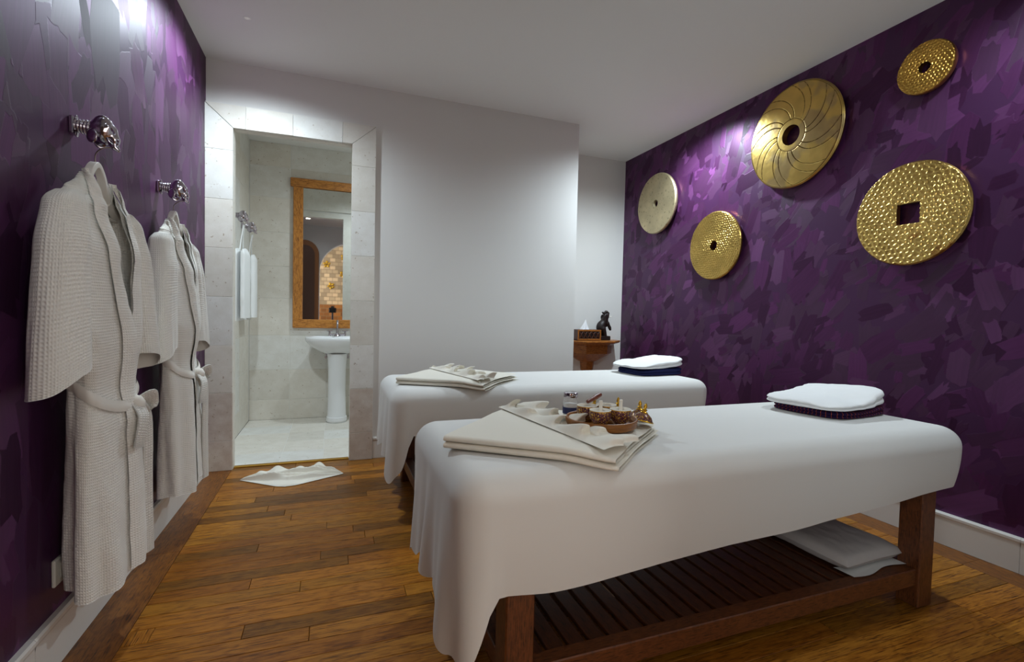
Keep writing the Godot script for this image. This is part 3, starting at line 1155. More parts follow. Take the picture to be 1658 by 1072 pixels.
func folded_towel(at: Vector3, turn: float, label: String, sd: int) -> void:
	var t := thing("folded_towel", label, "towel", at, turn, "ruffled towels on the beds")
	# corners of the parallelogram, relative to the centre: A left, B front, C right, D back
	var A := Vector2(-0.365, 0.05)
	var B := Vector2(0.025, 0.34)
	var C := Vector2(0.35, 0.075)
	var D := Vector2(0.005, -0.36)
	var P := func(a: float, b: float) -> Vector2:
		return A.lerp(B, a).lerp(D.lerp(C, a), b)
	for layer in 2:
		var y0 := 0.001 + layer * 0.0195
		var th := 0.0185
		var b := Bld.new()
		# closed loop through fold edge: section across the fold, swept along A-B
		b.grid(36, 44, func(u: float, s: float):
			# s runs round the section: bottom outward, round the fold at b=0, top back
			var bb: float
			var y: float
			var inset := 0.012 * layer
			if s < 0.35:
				bb = lerpf(1.0 - inset, 0.03, s / 0.35)
				y = 0.0
			elif s < 0.65:
				var an := (s - 0.35) / 0.3 * PI
				bb = 0.03 - sin(an) * 0.03
				y = (1.0 - cos(an)) * 0.5 * th
			else:
				bb = lerpf(0.03, 1.0 - inset, (s - 0.65) / 0.35)
				y = th
			var q: Vector2 = P.call(lerpf(0.0, 1.0 - inset * 1.5, u), bb)
			var droop := -0.012 * smoothstep(0.24, 0.33, q.y)
			return Vector3(q.x, y0 + y * (1.0 - 0.35 * pow(u, 8.0)) + droop + 0.0015 * sin(q.x * 40.0 + layer) * smoothstep(0.5, 1.0, s), q.y), Vector2(8, 8))
		put(b, "fold", M.towel, t)
	# two tiers of ruffles down the diagonal: flat along the left edge, rolling into overhanging waves on the right
	for band in 2:
		var b := Bld.new()
		var ph := band * 2.6 + sd * 1.3
		var waves: float = [4.1, 4.6][band]
		var start: Vector2 = [Vector2(-0.085, -0.29), Vector2(-0.025, -0.3)][band]
		var stop: Vector2 = [Vector2(-0.005, 0.315), Vector2(0.035, 0.3)][band]
		var wide: float = [0.08, 0.1][band]
		b.grid(220, 30, func(s: float, w: float):
			var dir := (stop - start).normalized()
			var c: Vector2 = start.lerp(stop, s)
			var th := s * TAU * waves + ph
			var ends := smoothstep(0.0, 0.05, s) * (1.0 - smoothstep(0.94, 1.0, s))
			var k := smoothstep(0.0, 0.75, w) * ends * (0.8 + 0.2 * sin(th * 0.37 + 1.0))
			var roll := 0.04 * sin(th + 0.15) * k
			var q: Vector2 = c + Vector2(0.97, -0.24) * wide * w * (0.75 + 0.25 * sin(th * 0.5 + ph)) + dir * roll
			var y := 0.003 + (0.0165 * (1.0 + sin(th)) + 0.004) * k + 0.004 * sin(w * PI)
			return Vector3(q.x, 0.0395 + 0.002 * band + y, q.y), Vector2(8, 2))
		put(b, "ruffle", M.towel, t)


func folded_clothes(at: Vector3, turn: float, m: Material, label_a: String, label_b: String, sd: int, low := 0.036) -> void:
	var nz := FastNoiseLite.new()
	nz.seed = sd
	nz.frequency = 1.5
	var slab := func(hx: float, hz: float, th: float, slope: float, y0: float, wob: float, sh: float) -> ArrayMesh:
		var b := Bld.new()
		b.grid(72, 30, func(a: float, s: float):
			var an: float = a * TAU
			var sq := pow(pow(absf(cos(an)), 5.0) + pow(absf(sin(an)), 5.0), -1.0 / 5.0)
			var rr: float
			var y: float
			if s < 0.3:
				rr = s / 0.3 * 0.93
				y = 0.0
			elif s < 0.7:
				var t := (s - 0.3) / 0.4
				# two folded edges, one on the other
				rr = 0.93 + 0.07 * sqrt(absf(sin(t * TAU)))
				y = t
			else:
				rr = (1.0 - s) / 0.3 * 0.93
				y = 1.0
			var x: float = cos(an) * sq * rr * hx
			var z: float = sin(an) * sq * rr * hz
			x += wob * nz.get_noise_2d(an * 0.0 + z * 2.0, sd * 1.0) * rr
			z += wob * nz.get_noise_2d(x * 2.5, sd * 3.0) * rr
			var h: float = th * (0.8 + slope * x / hx) + wob * 0.8 * nz.get_noise_2d(x * 2.0 + 5.0, z * 2.0)
			return Vector3(x, y0 + y * h + sh * maxf(0.0, x) * (1.0 if y > 0.0 else 1.0), z), Vector2(6, 1), true)
		return b.mesh()
	var root := put_mesh(slab.call(0.19, 0.155, low, 0.12, 0.001, 0.012, 0.0), "folded_cloth", m, null, at)
	root.rotation.y = turn
	tag(root, label_a, "folded cloth", "folded cloths on the beds")
	var top := put_mesh(slab.call(0.215, 0.165, 0.046, 0.35, 0.0, 0.02, 0.07), "white_towel", M.terry, null, at + Vector3(-0.012, low * 0.96, -0.006))
	top.rotation.y = turn + 0.07
	tag(top, label_b, "towel", "white towels on folded cloth")


# ---------------------------------------------------------------- tray with bowls
func build_tray() -> void:
	var ty := 0.7075
	var tr := thing("serving_tray", "round wooden serving tray on the near bed's folded towel", "tray", Vector3(1.545, ty, 2.245))
	var b := Bld.new()
	b.lathe([Vector2(0, 0), Vector2(0.1, 0), Vector2(0.108, 0.005), Vector2(0.112, 0.026), Vector2(0.109, 0.029), Vector2(0.104, 0.027), Vector2(0.101, 0.01), Vector2(0, 0.01)], 56)
	put(b, "dish", M.tray, tr)
	var by := ty + 0.0105
	var spots := [Vector3(1.518, by, 2.283), Vector3(1.588, by, 2.285), Vector3(1.517, by, 2.205), Vector3(1.583, by, 2.21)]
	var words := ["gold and purple bowl at the front left of the tray, white wick upright in it", "gold and purple bowl at the front right of the tray", "gold and purple bowl at the back of the tray beside the glass jar", "gold and purple bowl at the back of the tray, mostly hidden"]
	for k in 4:
		var o := thing("bowl", words[k], "bowl", spots[k], 0.0, "gilded bowls on the tray")
		var q := Bld.new()
		q.lathe([Vector2(0.0, 0.0), Vector2(0.016, 0.0), Vector2(0.018, 0.006), Vector2(0.028, 0.016), Vector2(0.0335, 0.03), Vector2(0.033, 0.043), Vector2(0.0315, 0.047)], 40)
		var mm := q
		# wrap the print once round, rim at the top
		for i in mm.uv.size(): mm.uv[i] = Vector2(mm.uv[i].x, 1.0 - clampf(mm.v[i].y / 0.047, 0, 1))
		put(mm, "shell", M.bowl, o)
		var rim := Bld.new()
		rim.lathe([Vector2(0.0315, 0.047), Vector2(0.033, 0.0485), Vector2(0.031, 0.0495), Vector2(0.029, 0.047), Vector2(0.029, 0.04), Vector2(0.0, 0.0395)], 40)
		put(rim, "filling", M.candle, o)
		if k < 2:
			var w := Bld.new()
			w.box(Vector3(0.002, 0.058, -0.002), Vector3(0.011, 0.038, 0.006), 0.0015)
			put(w, "white_stick", M.candle, o)
	var lids := [[Vector3(1.69, 0.7085, 2.255), 0.25, "gilded lid with finial lying tilted beside the tray"], [Vector3(1.73, 0.7085, 2.183), 0.06, "gilded lid with finial at the far right of the towel"], [Vector3(1.613, 0.709, 2.085), 0.0, "gilded lid standing behind the front right bowl"], [Vector3(1.7, 0.709, 2.1), 0.0, "gilded lid between the hidden bowl and the right lids"]]
	for k in lids.size():
		var o := thing("gilded_lid", lids[k][2], "lid", lids[k][0], 0.3 * k, "gilded lids beside the tray")
		var q := Bld.new()
		q.lathe([Vector2(0.034, 0.0), Vector2(0.033, 0.005), Vector2(0.027, 0.016), Vector2(0.017, 0.024), Vector2(0.009, 0.028)], 36)
		var dome := put(q, "dome", M.bowl, o)
		var rr := Bld.new()
		rr.lathe([Vector2(0.0325, 0.0), Vector2(0.036, 0.0), Vector2(0.0362, 0.003), Vector2(0.033, 0.0045)], 36)
		put(rr, "rim", M.gilt, dome)
		var fb := Bld.new()
		fb.lathe([Vector2(0.011, 0.027), Vector2(0.013, 0.029), Vector2(0.005, 0.032), Vector2(0.008, 0.035), Vector2(0.009, 0.037), Vector2(0.004, 0.04), Vector2(0.0065, 0.046), Vector2(0.004, 0.054), Vector2(0.0, 0.059)], 20)
		put(fb, "finial", M.gilt, dome)
		o.rotation.z = -lids[k][1]
		o.position.y += 0.034 * sin(lids[k][1])
	# jar of massage salt
	var j := thing("glass_jar", "clear glass jar with silver lid behind the bowls", "jar", Vector3(1.518, 0.7065, 2.088))
	var g := Bld.new()
	g.lathe([Vector2(0.0, 0.001), Vector2(0.024, 0.001), Vector2(0.026, 0.005), Vector2(0.026, 0.05), Vector2(0.022, 0.062), Vector2(0.021, 0.07)], 36)
	var glo := put(g, "glass", M.glass, j)
	var oi := Bld.new()
	oi.lathe([Vector2(0.0, 0.003), Vector2(0.0235, 0.003), Vector2(0.0235, 0.044), Vector2(0.0, 0.044)], 32)
	put(oi, "contents", M.label_white, j)
	var la := Bld.new()
	la.lathe([Vector2(0.0265, 0.012), Vector2(0.0267, 0.034)], 36)
	put(la, "label", M.label, glo)
	var li := Bld.new()
	li.lathe([Vector2(0.0235, 0.066), Vector2(0.0245, 0.068), Vector2(0.0245, 0.08), Vector2(0.023, 0.083), Vector2(0.0, 0.0835)], 36)
	put(li, "lid", M.chrome, j)
	# wooden massage stick leaning over the back bowls
	var s := Bld.new()
	var p0 := Vector3(1.515, 0.776, 2.205)
	var p1 := Vector3(1.595, 0.79, 2.155)
	s.tube([p0, p0.lerp(p1, 0.05), p0.lerp(p1, 0.5), p0.lerp(p1, 0.62), p0.lerp(p1, 0.95), p1], [0.001, 0.006, 0.0075, 0.0085, 0.0075, 0.002], 14)
	var so := put(s, "massage_stick", M.stick)
	tag(so, "brown wooden massage stick leaning up behind the bowls", "massage stick")


# ---------------------------------------------------------------- gilded discs
func disc(y: float, z: float, R: float, hole: float, kind: String, m: Material, label: String, sd: int) -> void:
	var t := thing("wall_disc", label, "wall disc", Vector3(ROOM_W, y, z), 0.0, "gilded discs on the purple wall")
	var r := RandomNumberGenerator.new()
	r.seed = sd
	var nz := FastNoiseLite.new()
	nz.seed = sd
	nz.frequency = 7.0
	nz.fractal_octaves = 3
	var off := 0.05
	var thick := 0.028
	# dimples struck by the hammer
	var cell: float = {"square": 0.029, "fine": 0.021, "swirl": 0.05, "plain": 0.05, "small": 0.018}[kind]
	var rad := int(ceil(R / cell)) + 2
	var pts := {}
	for i in range(-rad, rad + 1):
		for j in range(-rad * 2, rad * 2 + 1):
			pts[Vector2i(i, j)] = Vector2((i + 0.5 * (posmod(j, 2)) + r.randf_range(-0.28, 0.28)) * cell, (j + r.randf_range(-0.25, 0.25)) * cell * 0.8)
	var dimple := func(p: Vector2) -> float:
		var j := int(round(p.y / (cell * 0.8)))
		var i := int(round(p.x / cell))
		var d1 := 1e9
		var d2 := 1e9
		for a in range(-1, 2):
			for b in range(-1, 2):
				var d: float = p.distance_to(pts.get(Vector2i(i + a, j + b), Vector2(9, 9)))
				if d < d1:
					d2 = d1
					d1 = d
				elif d < d2: d2 = d
		return clampf((d2 - d1) / (cell * 0.5), 0.0, 1.0)
	var nu := 300
	var nv := 90
	if kind == "swirl":
		nu = 620
		nv = 100
	if kind == "small":
		nu = 220
		nv = 60
	var gold := Color(0.66, 0.45, 0.13)
	var pale := Color(0.62, 0.52, 0.32)
	var b := Bld.new()
	b.colored = true
	var base := 0
	var surf := func(a: float, s: float) -> Array:
		var an := a * TAU
		var e := Vector2(cos(an), sin(an))
		var h0 := hole
		if kind == "square": h0 = hole / maxf(absf(e.x), absf(e.y))
		elif kind == "plain" or kind == "fine": h0 = hole * (1.0 + 0.03 * sin(an * 2.0 + sd))
		var rr := lerpf(h0, R, s)
		var p := e * rr
		var edge := R * (1.0 + 0.006 * nz.get_noise_2d(e.x * 0.25, e.y * 0.25))
		p *= lerpf(1.0, edge / R, s)
		var h := 0.0
		var c := gold
		var rim := smoothstep(0.965, 1.0, rr / R)
		h -= 0.012 * rim * rim
		match kind:
			"square":
				var q: float = dimple.call(Vector2(p.x, p.y))
				h -= 0.0042 * smoothstep(0.0, 1.0, q) * (1.0 - rim)
				if q < 0.12: c = Color(0.8, 0.6, 0.22)
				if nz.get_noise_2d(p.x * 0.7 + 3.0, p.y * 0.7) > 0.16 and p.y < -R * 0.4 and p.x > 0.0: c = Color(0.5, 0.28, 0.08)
			"fine":
				var q: float = dimple.call(p)
				h -= 0.004 * smoothstep(0.0, 1.0, q) * (1.0 - rim)
				if q < 0.14: c = Color(0.52, 0.34, 0.08)
			"small":
				var q: float = dimple.call(p)
				h -= 0.0034 * smoothstep(0.0, 1.0, q) * (1.0 - rim)
				c = Color(0.6, 0.36, 0.08)
			"plain":
				c = pale
				var sp := nz.get_noise_2d(p.x * 4.0, p.y * 4.0)
				if sp > 0.5: c = Color(0.36, 0.3, 0.18)
				h += 0.0006 * nz.get_noise_2d(p.x * 2.0, p.y * 2.0)
			"swirl":
				h += 0.014 * (1.0 - pow(rr / R, 2.0))
				h += 0.0006 * nz.get_noise_2d(p.x * 1.5, p.y * 1.5)
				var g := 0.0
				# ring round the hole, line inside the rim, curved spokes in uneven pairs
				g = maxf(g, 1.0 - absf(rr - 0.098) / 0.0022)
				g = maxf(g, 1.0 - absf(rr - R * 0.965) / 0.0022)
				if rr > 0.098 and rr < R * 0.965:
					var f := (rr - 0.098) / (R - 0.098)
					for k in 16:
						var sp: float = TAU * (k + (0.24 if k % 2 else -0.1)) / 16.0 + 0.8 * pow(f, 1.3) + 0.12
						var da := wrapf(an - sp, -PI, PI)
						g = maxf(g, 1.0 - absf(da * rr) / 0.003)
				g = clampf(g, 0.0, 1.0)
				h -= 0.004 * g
				if g > 0.25: c = Color(0.1, 0.06, 0.02)  # dark groove lacquer, painted also for the shade inside the lines
				else: c = gold.lerp(Color(0.4, 0.29, 0.15), smoothstep(0.0, 0.25, nz.get_noise_2d(p.x * 0.5 + 8.0, p.y * 0.5)) * 0.7)
		var k := 1.0 + 0.22 * nz.get_noise_2d(p.x * 0.8 + 20.0, p.y * 0.8)
		c = Color(c.r * k, c.g * k, c.b * k)
		return [Vector3(-off - h - 0.0, p.y, p.x), c]
	for s in nv + 1:
		for i in nu + 1:
			var q: Array = surf.call(0.0 if i == nu else float(i) / nu, float(s) / nv)
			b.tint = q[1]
			b.vert(q[0], Vector2(float(i) / nu, float(s) / nv))
	for s in nv:
		for i in nu:
			var a := s * (nu + 1) + i
			b.tri(a, a + 1, a + nu + 1)
			b.tri(a + 1, a + nu + 2, a + nu + 1)
	b.seams.append([0, nu, nv])
	# outer side, back and the wall of the hole
	b.tint = Color(gold.r * 0.8, gold.g * 0.75, gold.b * 0.7) if kind != "plain" else pale
	for ring in [[1.0, -0.038, 1.0, -0.02, 1], [0.0, -0.05, 0.0, -0.022, 0]]:
		b.grid(nu, 3, func(a: float, s: float):
			var q: Array = surf.call(a, ring[0])
			var p: Vector3 = q[0]
			var sh: float = 1.0 - 0.02 * s * ring[4]
			return Vector3(lerpf(p.x, ring[3], s), p.y * sh, p.z * sh), Vector2.ONE, true, ring[4] == 1)
	b.grid(nu, 1, func(a: float, s: float):
		var q: Array = surf.call(a, s)
		return Vector3(-0.021, q[0].y * (0.98 if s > 0.5 else 1.0), q[0].z * (0.98 if s > 0.5 else 1.0)), Vector2.ONE, true)
	put(b, "disc", m, t)
	# two wooden blocks hold it off the wall
	for sg in [-1.0, 1.0]:
		var k := Bld.new()
		k.box(Vector3(-0.0108, 0, sg * R * 0.55), Vector3(0.021, 0.04, 0.04), 0.002)
		put(k, "mount", M.carved_dark, t)


# ---------------------------------------------------------------- bathrobes
func make_robe(zc: float, label: String, sd: int, spread: float, per: int) -> void:
	var t := thing("bathrobe", label, "bathrobe", Vector3(0, 0, zc), 0.0, "bathrobes on the purple wall")
	var HZ := [[0.2, 0.185], [0.45, 0.185], [0.68, 0.18], [0.8, 0.165], [0.9, 0.19], [0.985, 0.235], [1.2, 0.245], [1.34, 0.235], [1.38, 0.175], [1.415, 0.115], [1.44, 0.085]]
	var XF := [[0.2, 0.165], [0.45, 0.158], [0.68, 0.15], [0.8, 0.135], [0.95, 0.15], [1.2, 0.138], [1.34, 0.105], [1.38, 0.092], [1.44, 0.086]]
	var XB := [[0.2, 0.026], [0.8, 0.03], [1.2, 0.026], [1.34, 0.035], [1.44, 0.042]]
	var VW := [[0.95, 0.0], [1.08, 0.018], [1.2, 0.042], [1.33, 0.066], [1.44, 0.08]]
	var nz := FastNoiseLite.new()
	nz.seed = sd
	nz.frequency = 2.2
	var surf := func(ph: float, y: float, off: float) -> Vector3:
		var hz := key(y, HZ) + off
		var xf := key(y, XF) + off
		var xb := key(y, XB) - off * 0.3
		var xm := (xf + xb) * 0.5
		var low := smoothstep(0.85, 0.3, y)
		var fold := 0.010 * low * sin(ph * 7.0 + sd) + 0.006 * sin(ph * 5.0 + y * 3.0 + sd * 2.0) + 0.006 * nz.get_noise_2d(ph * 0.6, y * 1.2)
		fold *= smoothstep(1.4, 1.25, y)
		var c := cos(ph)
		var s := sin(ph)
		var k := pow(absf(c), 0.85) * signf(c)
		return Vector3(maxf(xm + ((xf - xb) * 0.5 + fold * 1.2) * k, 0.008), y, (hz + fold) * s)
	var v0 := func(y: float) -> float:
		return asin(clampf(key(y, VW) / key(y, HZ), 0.0, 0.95))
	var waffle := 0.0062
	# body: one cloth wrapped from the front edge round the back to the other front edge
	var b := Bld.new()
	var hem := func(ph: float) -> float:
		return 0.205 + 0.012 * sin(ph * 2.0 + sd) + (0.02 if ph > PI else 0.0)
	b.waffle(110, 90, func(u: float, s: float):
		var y0: float = lerpf(1.44, 0.2, s)
		var a: float = v0.call(y0)
		var ph := lerpf(a, TAU - a, u)
		var y := lerpf(1.44, hem.call(ph), s)
		var p: Vector3 = surf.call(ph, y, 0.0)
		return p, 112, 150, per, 0.0036, false, Vector2(0.09, 0.0))
	put(b, "body", M.robe_cloth, t)
	# front band: lapels from the neck to the hem, the near one overlapping
	for sg in [1.0, -1.0]:
		var l := Bld.new()
		l.waffle(14, 110, func(w: float, s: float):
			var y := lerpf(1.447, 0.215 if sg > 0 else 0.235, s)
			var a: float = v0.call(y)
			var wid := 0.072 * smoothstep(-0.02, 0.25, s + 0.1)
			var over := 0.03 * smoothstep(0.25, 0.5, s) * (-1.0 if sg > 0 else -0.2)
			var dph: float = (wid * w + over) / maxf(key(y, HZ), 0.05)
			var ph: float = (a + dph) * sg
			var lift := 0.004 + 0.007 * sin(clampf(w, 0, 1) * PI) + (0.004 if sg > 0 else 0.0)
			lift += 0.014 * smoothstep(0.3, 0.0, s) * (1.0 - w)
			return surf.call(ph, y, lift), 9, 150, per, 0.0028, false, Vector2(0.05, 0.0))
		put(l, "front_band", M.robe_cloth, t)
	# collar round the back of the neck
	var c := Bld.new()
	c.grid(40, 10, func(u: float, s: float):
		var ph := lerpf(0.9, TAU - 0.9, u)
		var y := lerpf(1.37, 1.43, s)
		return Vector3(0.062 + 0.03 * cos(ph) + 0.004 * sin(s * PI), y + 0.018 * cos(ph), 0.088 * sin(ph)), Vector2(0.3 / waffle, 0.05 / waffle))
	put(c, "collar", M.robe_cloth, t)
	# sleeves
	for sg in [1.0, -1.0]:
		var sl := Bld.new()
		var path := [Vector3(0.07, 1.37, 0.15), Vector3(0.074, 1.335, 0.2), Vector3(0.08, 1.2, 0.24 * spread), Vector3(0.083, 1.0, 0.268 * spread), Vector3(0.086, 0.845, 0.285 * spread)]
		var pp := spline(path, 40)
		var rz := [[0.0, 0.012], [0.14, 0.04], [0.3, 0.062], [0.5, 0.075], [1.0, 0.082]]
		var rx := [[0.0, 0.012], [0.14, 0.032], [0.3, 0.045], [0.5, 0.055], [1.0, 0.062]]
		sl.waffle(60, 40, func(u: float, s: float):
			var k := int(round(s * 40))
			var an: float = u * TAU
			var q: Vector3 = pp[k]
			var f := 1.0 + 0.1 * s * sin(an * 3.0 + sd) + 0.08 * nz.get_noise_2d(an * 0.5, s * 0.6)
			var ca := cos(an)
			var sa := sin(an)
			var drop := -0.03 * s * s * s * sa + 0.02 * s * s * ca
			var x := q.x + key(s, rx) * f * pow(absf(ca), 0.8) * signf(ca)
			var zz := q.z + key(s, rz) * f * sa + 0.012 * s * ca
			return Vector3(maxf(x, 0.01), q.y + drop, zz * sg), 60, 72, per, 0.0036, true)
		var slo := put(sl, "sleeve", M.robe_cloth, t)
		# turned hem inside the cuff
		var cu := Bld.new()
		cu.grid(64, 6, func(u: float, s: float):
			var an: float = u * TAU
			var q: Vector3 = pp[40]
			var f := (1.0 + 0.1 * sin(an * 3.0 + sd)) * (0.93 - 0.06 * s)
			var ca := cos(an)
			var sa := sin(an)
			var drop := -0.03 * sa + 0.02 * ca
			return Vector3(maxf(q.x + 0.062 * f * pow(absf(ca), 0.8) * signf(ca), 0.012), q.y + drop + 0.001 + 0.06 * s, (q.z + 0.082 * f * sa + 0.012 * ca) * sg), Vector2(4, 4), true)
		put(cu, "cuff_lining", M.robe_plain, slo)
	# belt round the waist, dipping to the knot at the front
	var bl := Bld.new()
	bl.grid(110, 8, func(u: float, s: float):
		var ph: float = u * TAU
		var dip := 0.5 + 0.5 * cos(ph)
		var y := lerpf(0.845, 0.735, pow(dip, 1.5)) + (s - 0.5) * lerpf(0.045, 0.034, dip)
		var p: Vector3 = surf.call(ph, y, 0.008 + 0.004 * sin(s * PI))
		return p, Vector2(0.9 / waffle, 0.045 / waffle), true)
	var belt := put(bl, "belt", M.robe_plain, t)
	# knot with a loop and two hanging tails
	var kx := 0.158
	var ky := 0.737
	var kn := Bld.new()
	kn.lathe([Vector2(0, -0.026), Vector2(0.016, -0.022), Vector2(0.024, -0.008), Vector2(0.023, 0.01), Vector2(0.014, 0.022), Vector2(0, 0.025)], 20, Transform3D(Basis(Vector3(0.3, 0.2, 0.9).normalized(), 0.5), Vector3(kx + 0.004, ky, -0.01)))
	put(kn, "knot", M.robe_plain, belt)
	var loop := spline([Vector3(kx, ky, -0.02), Vector3(kx + 0.03, ky + 0.02, -0.055), Vector3(kx + 0.022, ky - 0.02, -0.085), Vector3(kx + 0.01, ky - 0.055, -0.07), Vector3(kx + 0.012, ky - 0.03, -0.035), Vector3(kx, ky, -0.012)], 30)
	ribbon(loop, 0.021, Vector3(0.5, 0.85, 0.25), "loop", belt, waffle)
	var short := spline([Vector3(kx + 0.012, ky - 0.005, 0.0), Vector3(kx + 0.03, ky - 0.04, 0.012), Vector3(kx + 0.028, ky - 0.1, 0.03), Vector3(kx + 0.024, ky - 0.135, 0.036)], 20)
	ribbon(short, 0.024, Vector3(0.25, 0.1, -0.95), "tail", belt, waffle)
	var long := spline([Vector3(kx, ky - 0.01, -0.03), Vector3(kx + 0.018, ky - 0.06, -0.06), Vector3(kx + 0.016, ky - 0.3, -0.07), Vector3(kx + 0.018, ky - 0.52, -0.075)], 24)
	ribbon(long, 0.022, Vector3(0.35, 0.05, -0.93), "tail", belt, waffle)


func ribbon(path: Array, half: float, across: Vector3, called: String, parent: Node3D, waffle: float) -> void:
	var b := Bld.new()
	var n := path.size() - 1
	var ln := 0.0
	for k in n: ln += (path[k + 1] - path[k]).length()
	var sec := [[-1.0, 0.0], [-0.9, 0.5], [0.0, 0.75], [0.9, 0.5], [1.0, 0.0], [0.9, -0.5], [0.0, -0.6], [-0.9, -0.5]]
	b.grid(8, n, func(u: float, s: float):
		var k := int(round(s * n))
		var d: Vector3 = (path[mini(k + 1, n)] - path[maxi(k - 1, 0)]).normalized()
		var w := (across - d * across.dot(d)).normalized()
		var nn := d.cross(w)
		var q: Array = sec[int(round(u * 8)) % 8]
		return path[k] + w * half * q[0] + nn * 0.007 * q[1], Vector2(half * 4.0 / waffle, ln / waffle), true)
	put(b, called, M.robe, parent)


func make_hanger(zc: float, label: String, hook_y: float) -> void:
	var t := thing("coat_hanger", label, "coat hanger", Vector3(0.064, 0, zc), 0.0, "hangers under the elephant hooks")
	var b := Bld.new()
	var half := spline([Vector2(-0.19, 1.322), Vector2(-0.12, 1.362), Vector2(-0.066, 1.41), Vector2(-0.036, 1.458), Vector2(0.0, 1.482), Vector2(0.036, 1.458), Vector2(0.066, 1.41), Vector2(0.12, 1.362), Vector2(0.19, 1.322)], 48)
	var sec := [Vector2(-1, -0.8), Vector2(-0.8, -1), Vector2(0.8, -1), Vector2(1, -0.8), Vector2(1, 0.8), Vector2(0.8, 1), Vector2(-0.8, 1), Vector2(-1, 0.8)]
	b.grid(8, 48, func(u: float, s: float):
		var k := int(round(s * 48))
		var p: Vector2 = half[k]
		var d: Vector2 = (half[mini(k + 1, 48)] - half[maxi(k - 1, 0)]).normalized()
		var nn := Vector2(-d.y, d.x)
		var q: Vector2 = sec[int(round(u * 8)) % 8]
		var th := lerpf(0.009, 0.006, absf(s - 0.5) * 2.0)
		return Vector3(q.x * 0.011, p.y + nn.y * q.y * th, p.x + nn.x * q.y * th), Vector2.ONE, true)
	put(b, "arms", M.hanger, t)
	var bar := Bld.new()
	bar.tube([Vector3(0, 1.332, -0.165), Vector3(0, 1.332, 0.165)], [0.006], 12)
	put(bar, "bar", M.hanger, t)
	var hk := Bld.new()
	hk.tube(spline([Vector3(0, 1.49, 0), Vector3(0.002, 1.512, 0.004), Vector3(0.014, 1.525, 0.012), Vector3(0.03, hook_y, 0.012), Vector3(0.042, hook_y + 0.004, 0.004)], 24), [0.0017], 8)
	put(hk, "hook", M.wire, t)


# ---------------------------------------------------------------- blended shapes (surface nets)
func sdf(prims: Array, p: Vector3, k: float) -> float:
	var d := 1e3
	for q in prims:
		var e: float
		if q.size() == 4:
			var a: Vector3 = q[0]
			var ab: Vector3 = q[1] - a
			var h := clampf((p - a).dot(ab) / maxf(ab.length_squared(), 1e-9), 0.0, 1.0)
			e = (p - a - ab * h).length() - lerpf(q[2], q[3], h)
		else:
			var r: Vector3 = q[1]
			var w: Vector3 = q[2].inverse() * (p - q[0])
			var s := Vector3(w.x / r.x, w.y / r.y, w.z / r.z)
			var l := s.length()
			var g := Vector3(s.x / r.x, s.y / r.y, s.z / r.z).length()
			e = l * (l - 1.0) / maxf(g, 1e-6)
		var m := clampf(0.5 + 0.5 * (d - e) / k, 0.0, 1.0)
		d = lerpf(d, e, m) - k * m * (1.0 - m)
	return d


func nets(prims: Array, lo: Vector3, hi: Vector3, cell: float, k: float) -> Bld:
	var nx := int(ceil((hi.x - lo.x) / cell)) + 1
	var ny := int(ceil((hi.y - lo.y) / cell)) + 1
	var nzz := int(ceil((hi.z - lo.z) / cell)) + 1
	var f := PackedFloat32Array()
	f.resize(nx * ny * nzz)
	for z in nzz:
		for y in ny:
			for x in nx:
				f[x + nx * (y + ny * z)] = sdf(prims, lo + Vector3(x, y, z) * cell, k)
	var b := Bld.new()
	var ids := {}
	for z in nzz - 1:
		for y in ny - 1:
			for x in nx - 1:
				var s := Vector3.ZERO
				var c := 0
				var vals := []
				for o in 8:
					vals.append(f[x + (o & 1) + nx * (y + ((o >> 1) & 1) + ny * (z + (o >> 2)))])
				for e in [[0, 1], [2, 3], [4, 5], [6, 7], [0, 2], [1, 3], [4, 6], [5, 7], [0, 4], [1, 5], [2, 6], [3, 7]]:
					var a: float = vals[e[0]]
					var d: float = vals[e[1]]
					if (a < 0.0) != (d < 0.0):
						var w := a / (a - d)
						var pa := Vector3(e[0] & 1, (e[0] >> 1) & 1, e[0] >> 2)
						var pb := Vector3(e[1] & 1, (e[1] >> 1) & 1, e[1] >> 2)
						s += pa.lerp(pb, w)
						c += 1
				if c: ids[Vector3i(x, y, z)] = b.vert(lo + (Vector3(x, y, z) + s / c) * cell)
	for z in range(1, nzz - 1):
		for y in range(1, ny - 1):
			for x in range(1, nx - 1):
				var a := f[x + nx * (y + ny * z)]
				for ax in 3:
					var st: int = [1, nx, nx * ny][ax]
					var d := f[x + nx * (y + ny * z) + st]
					if (a < 0.0) == (d < 0.0): continue
					var u := Vector3i.ZERO
					var w := Vector3i.ZERO
					u[(ax + 1) % 3] = 1
					w[(ax + 2) % 3] = 1
					var p := Vector3i(x, y, z)
					if not (ids.has(p) and ids.has(p - u) and ids.has(p - w) and ids.has(p - u - w)): continue
					var q := [ids[p], ids[p - u], ids[p - u - w], ids[p - w]]
					if a < 0.0:
						b.tri(q[0], q[2], q[1])
						b.tri(q[0], q[3], q[2])
					else:
						b.tri(q[0], q[1], q[2])
						b.tri(q[0], q[2], q[3])
	return b


var hook_head: ArrayMesh

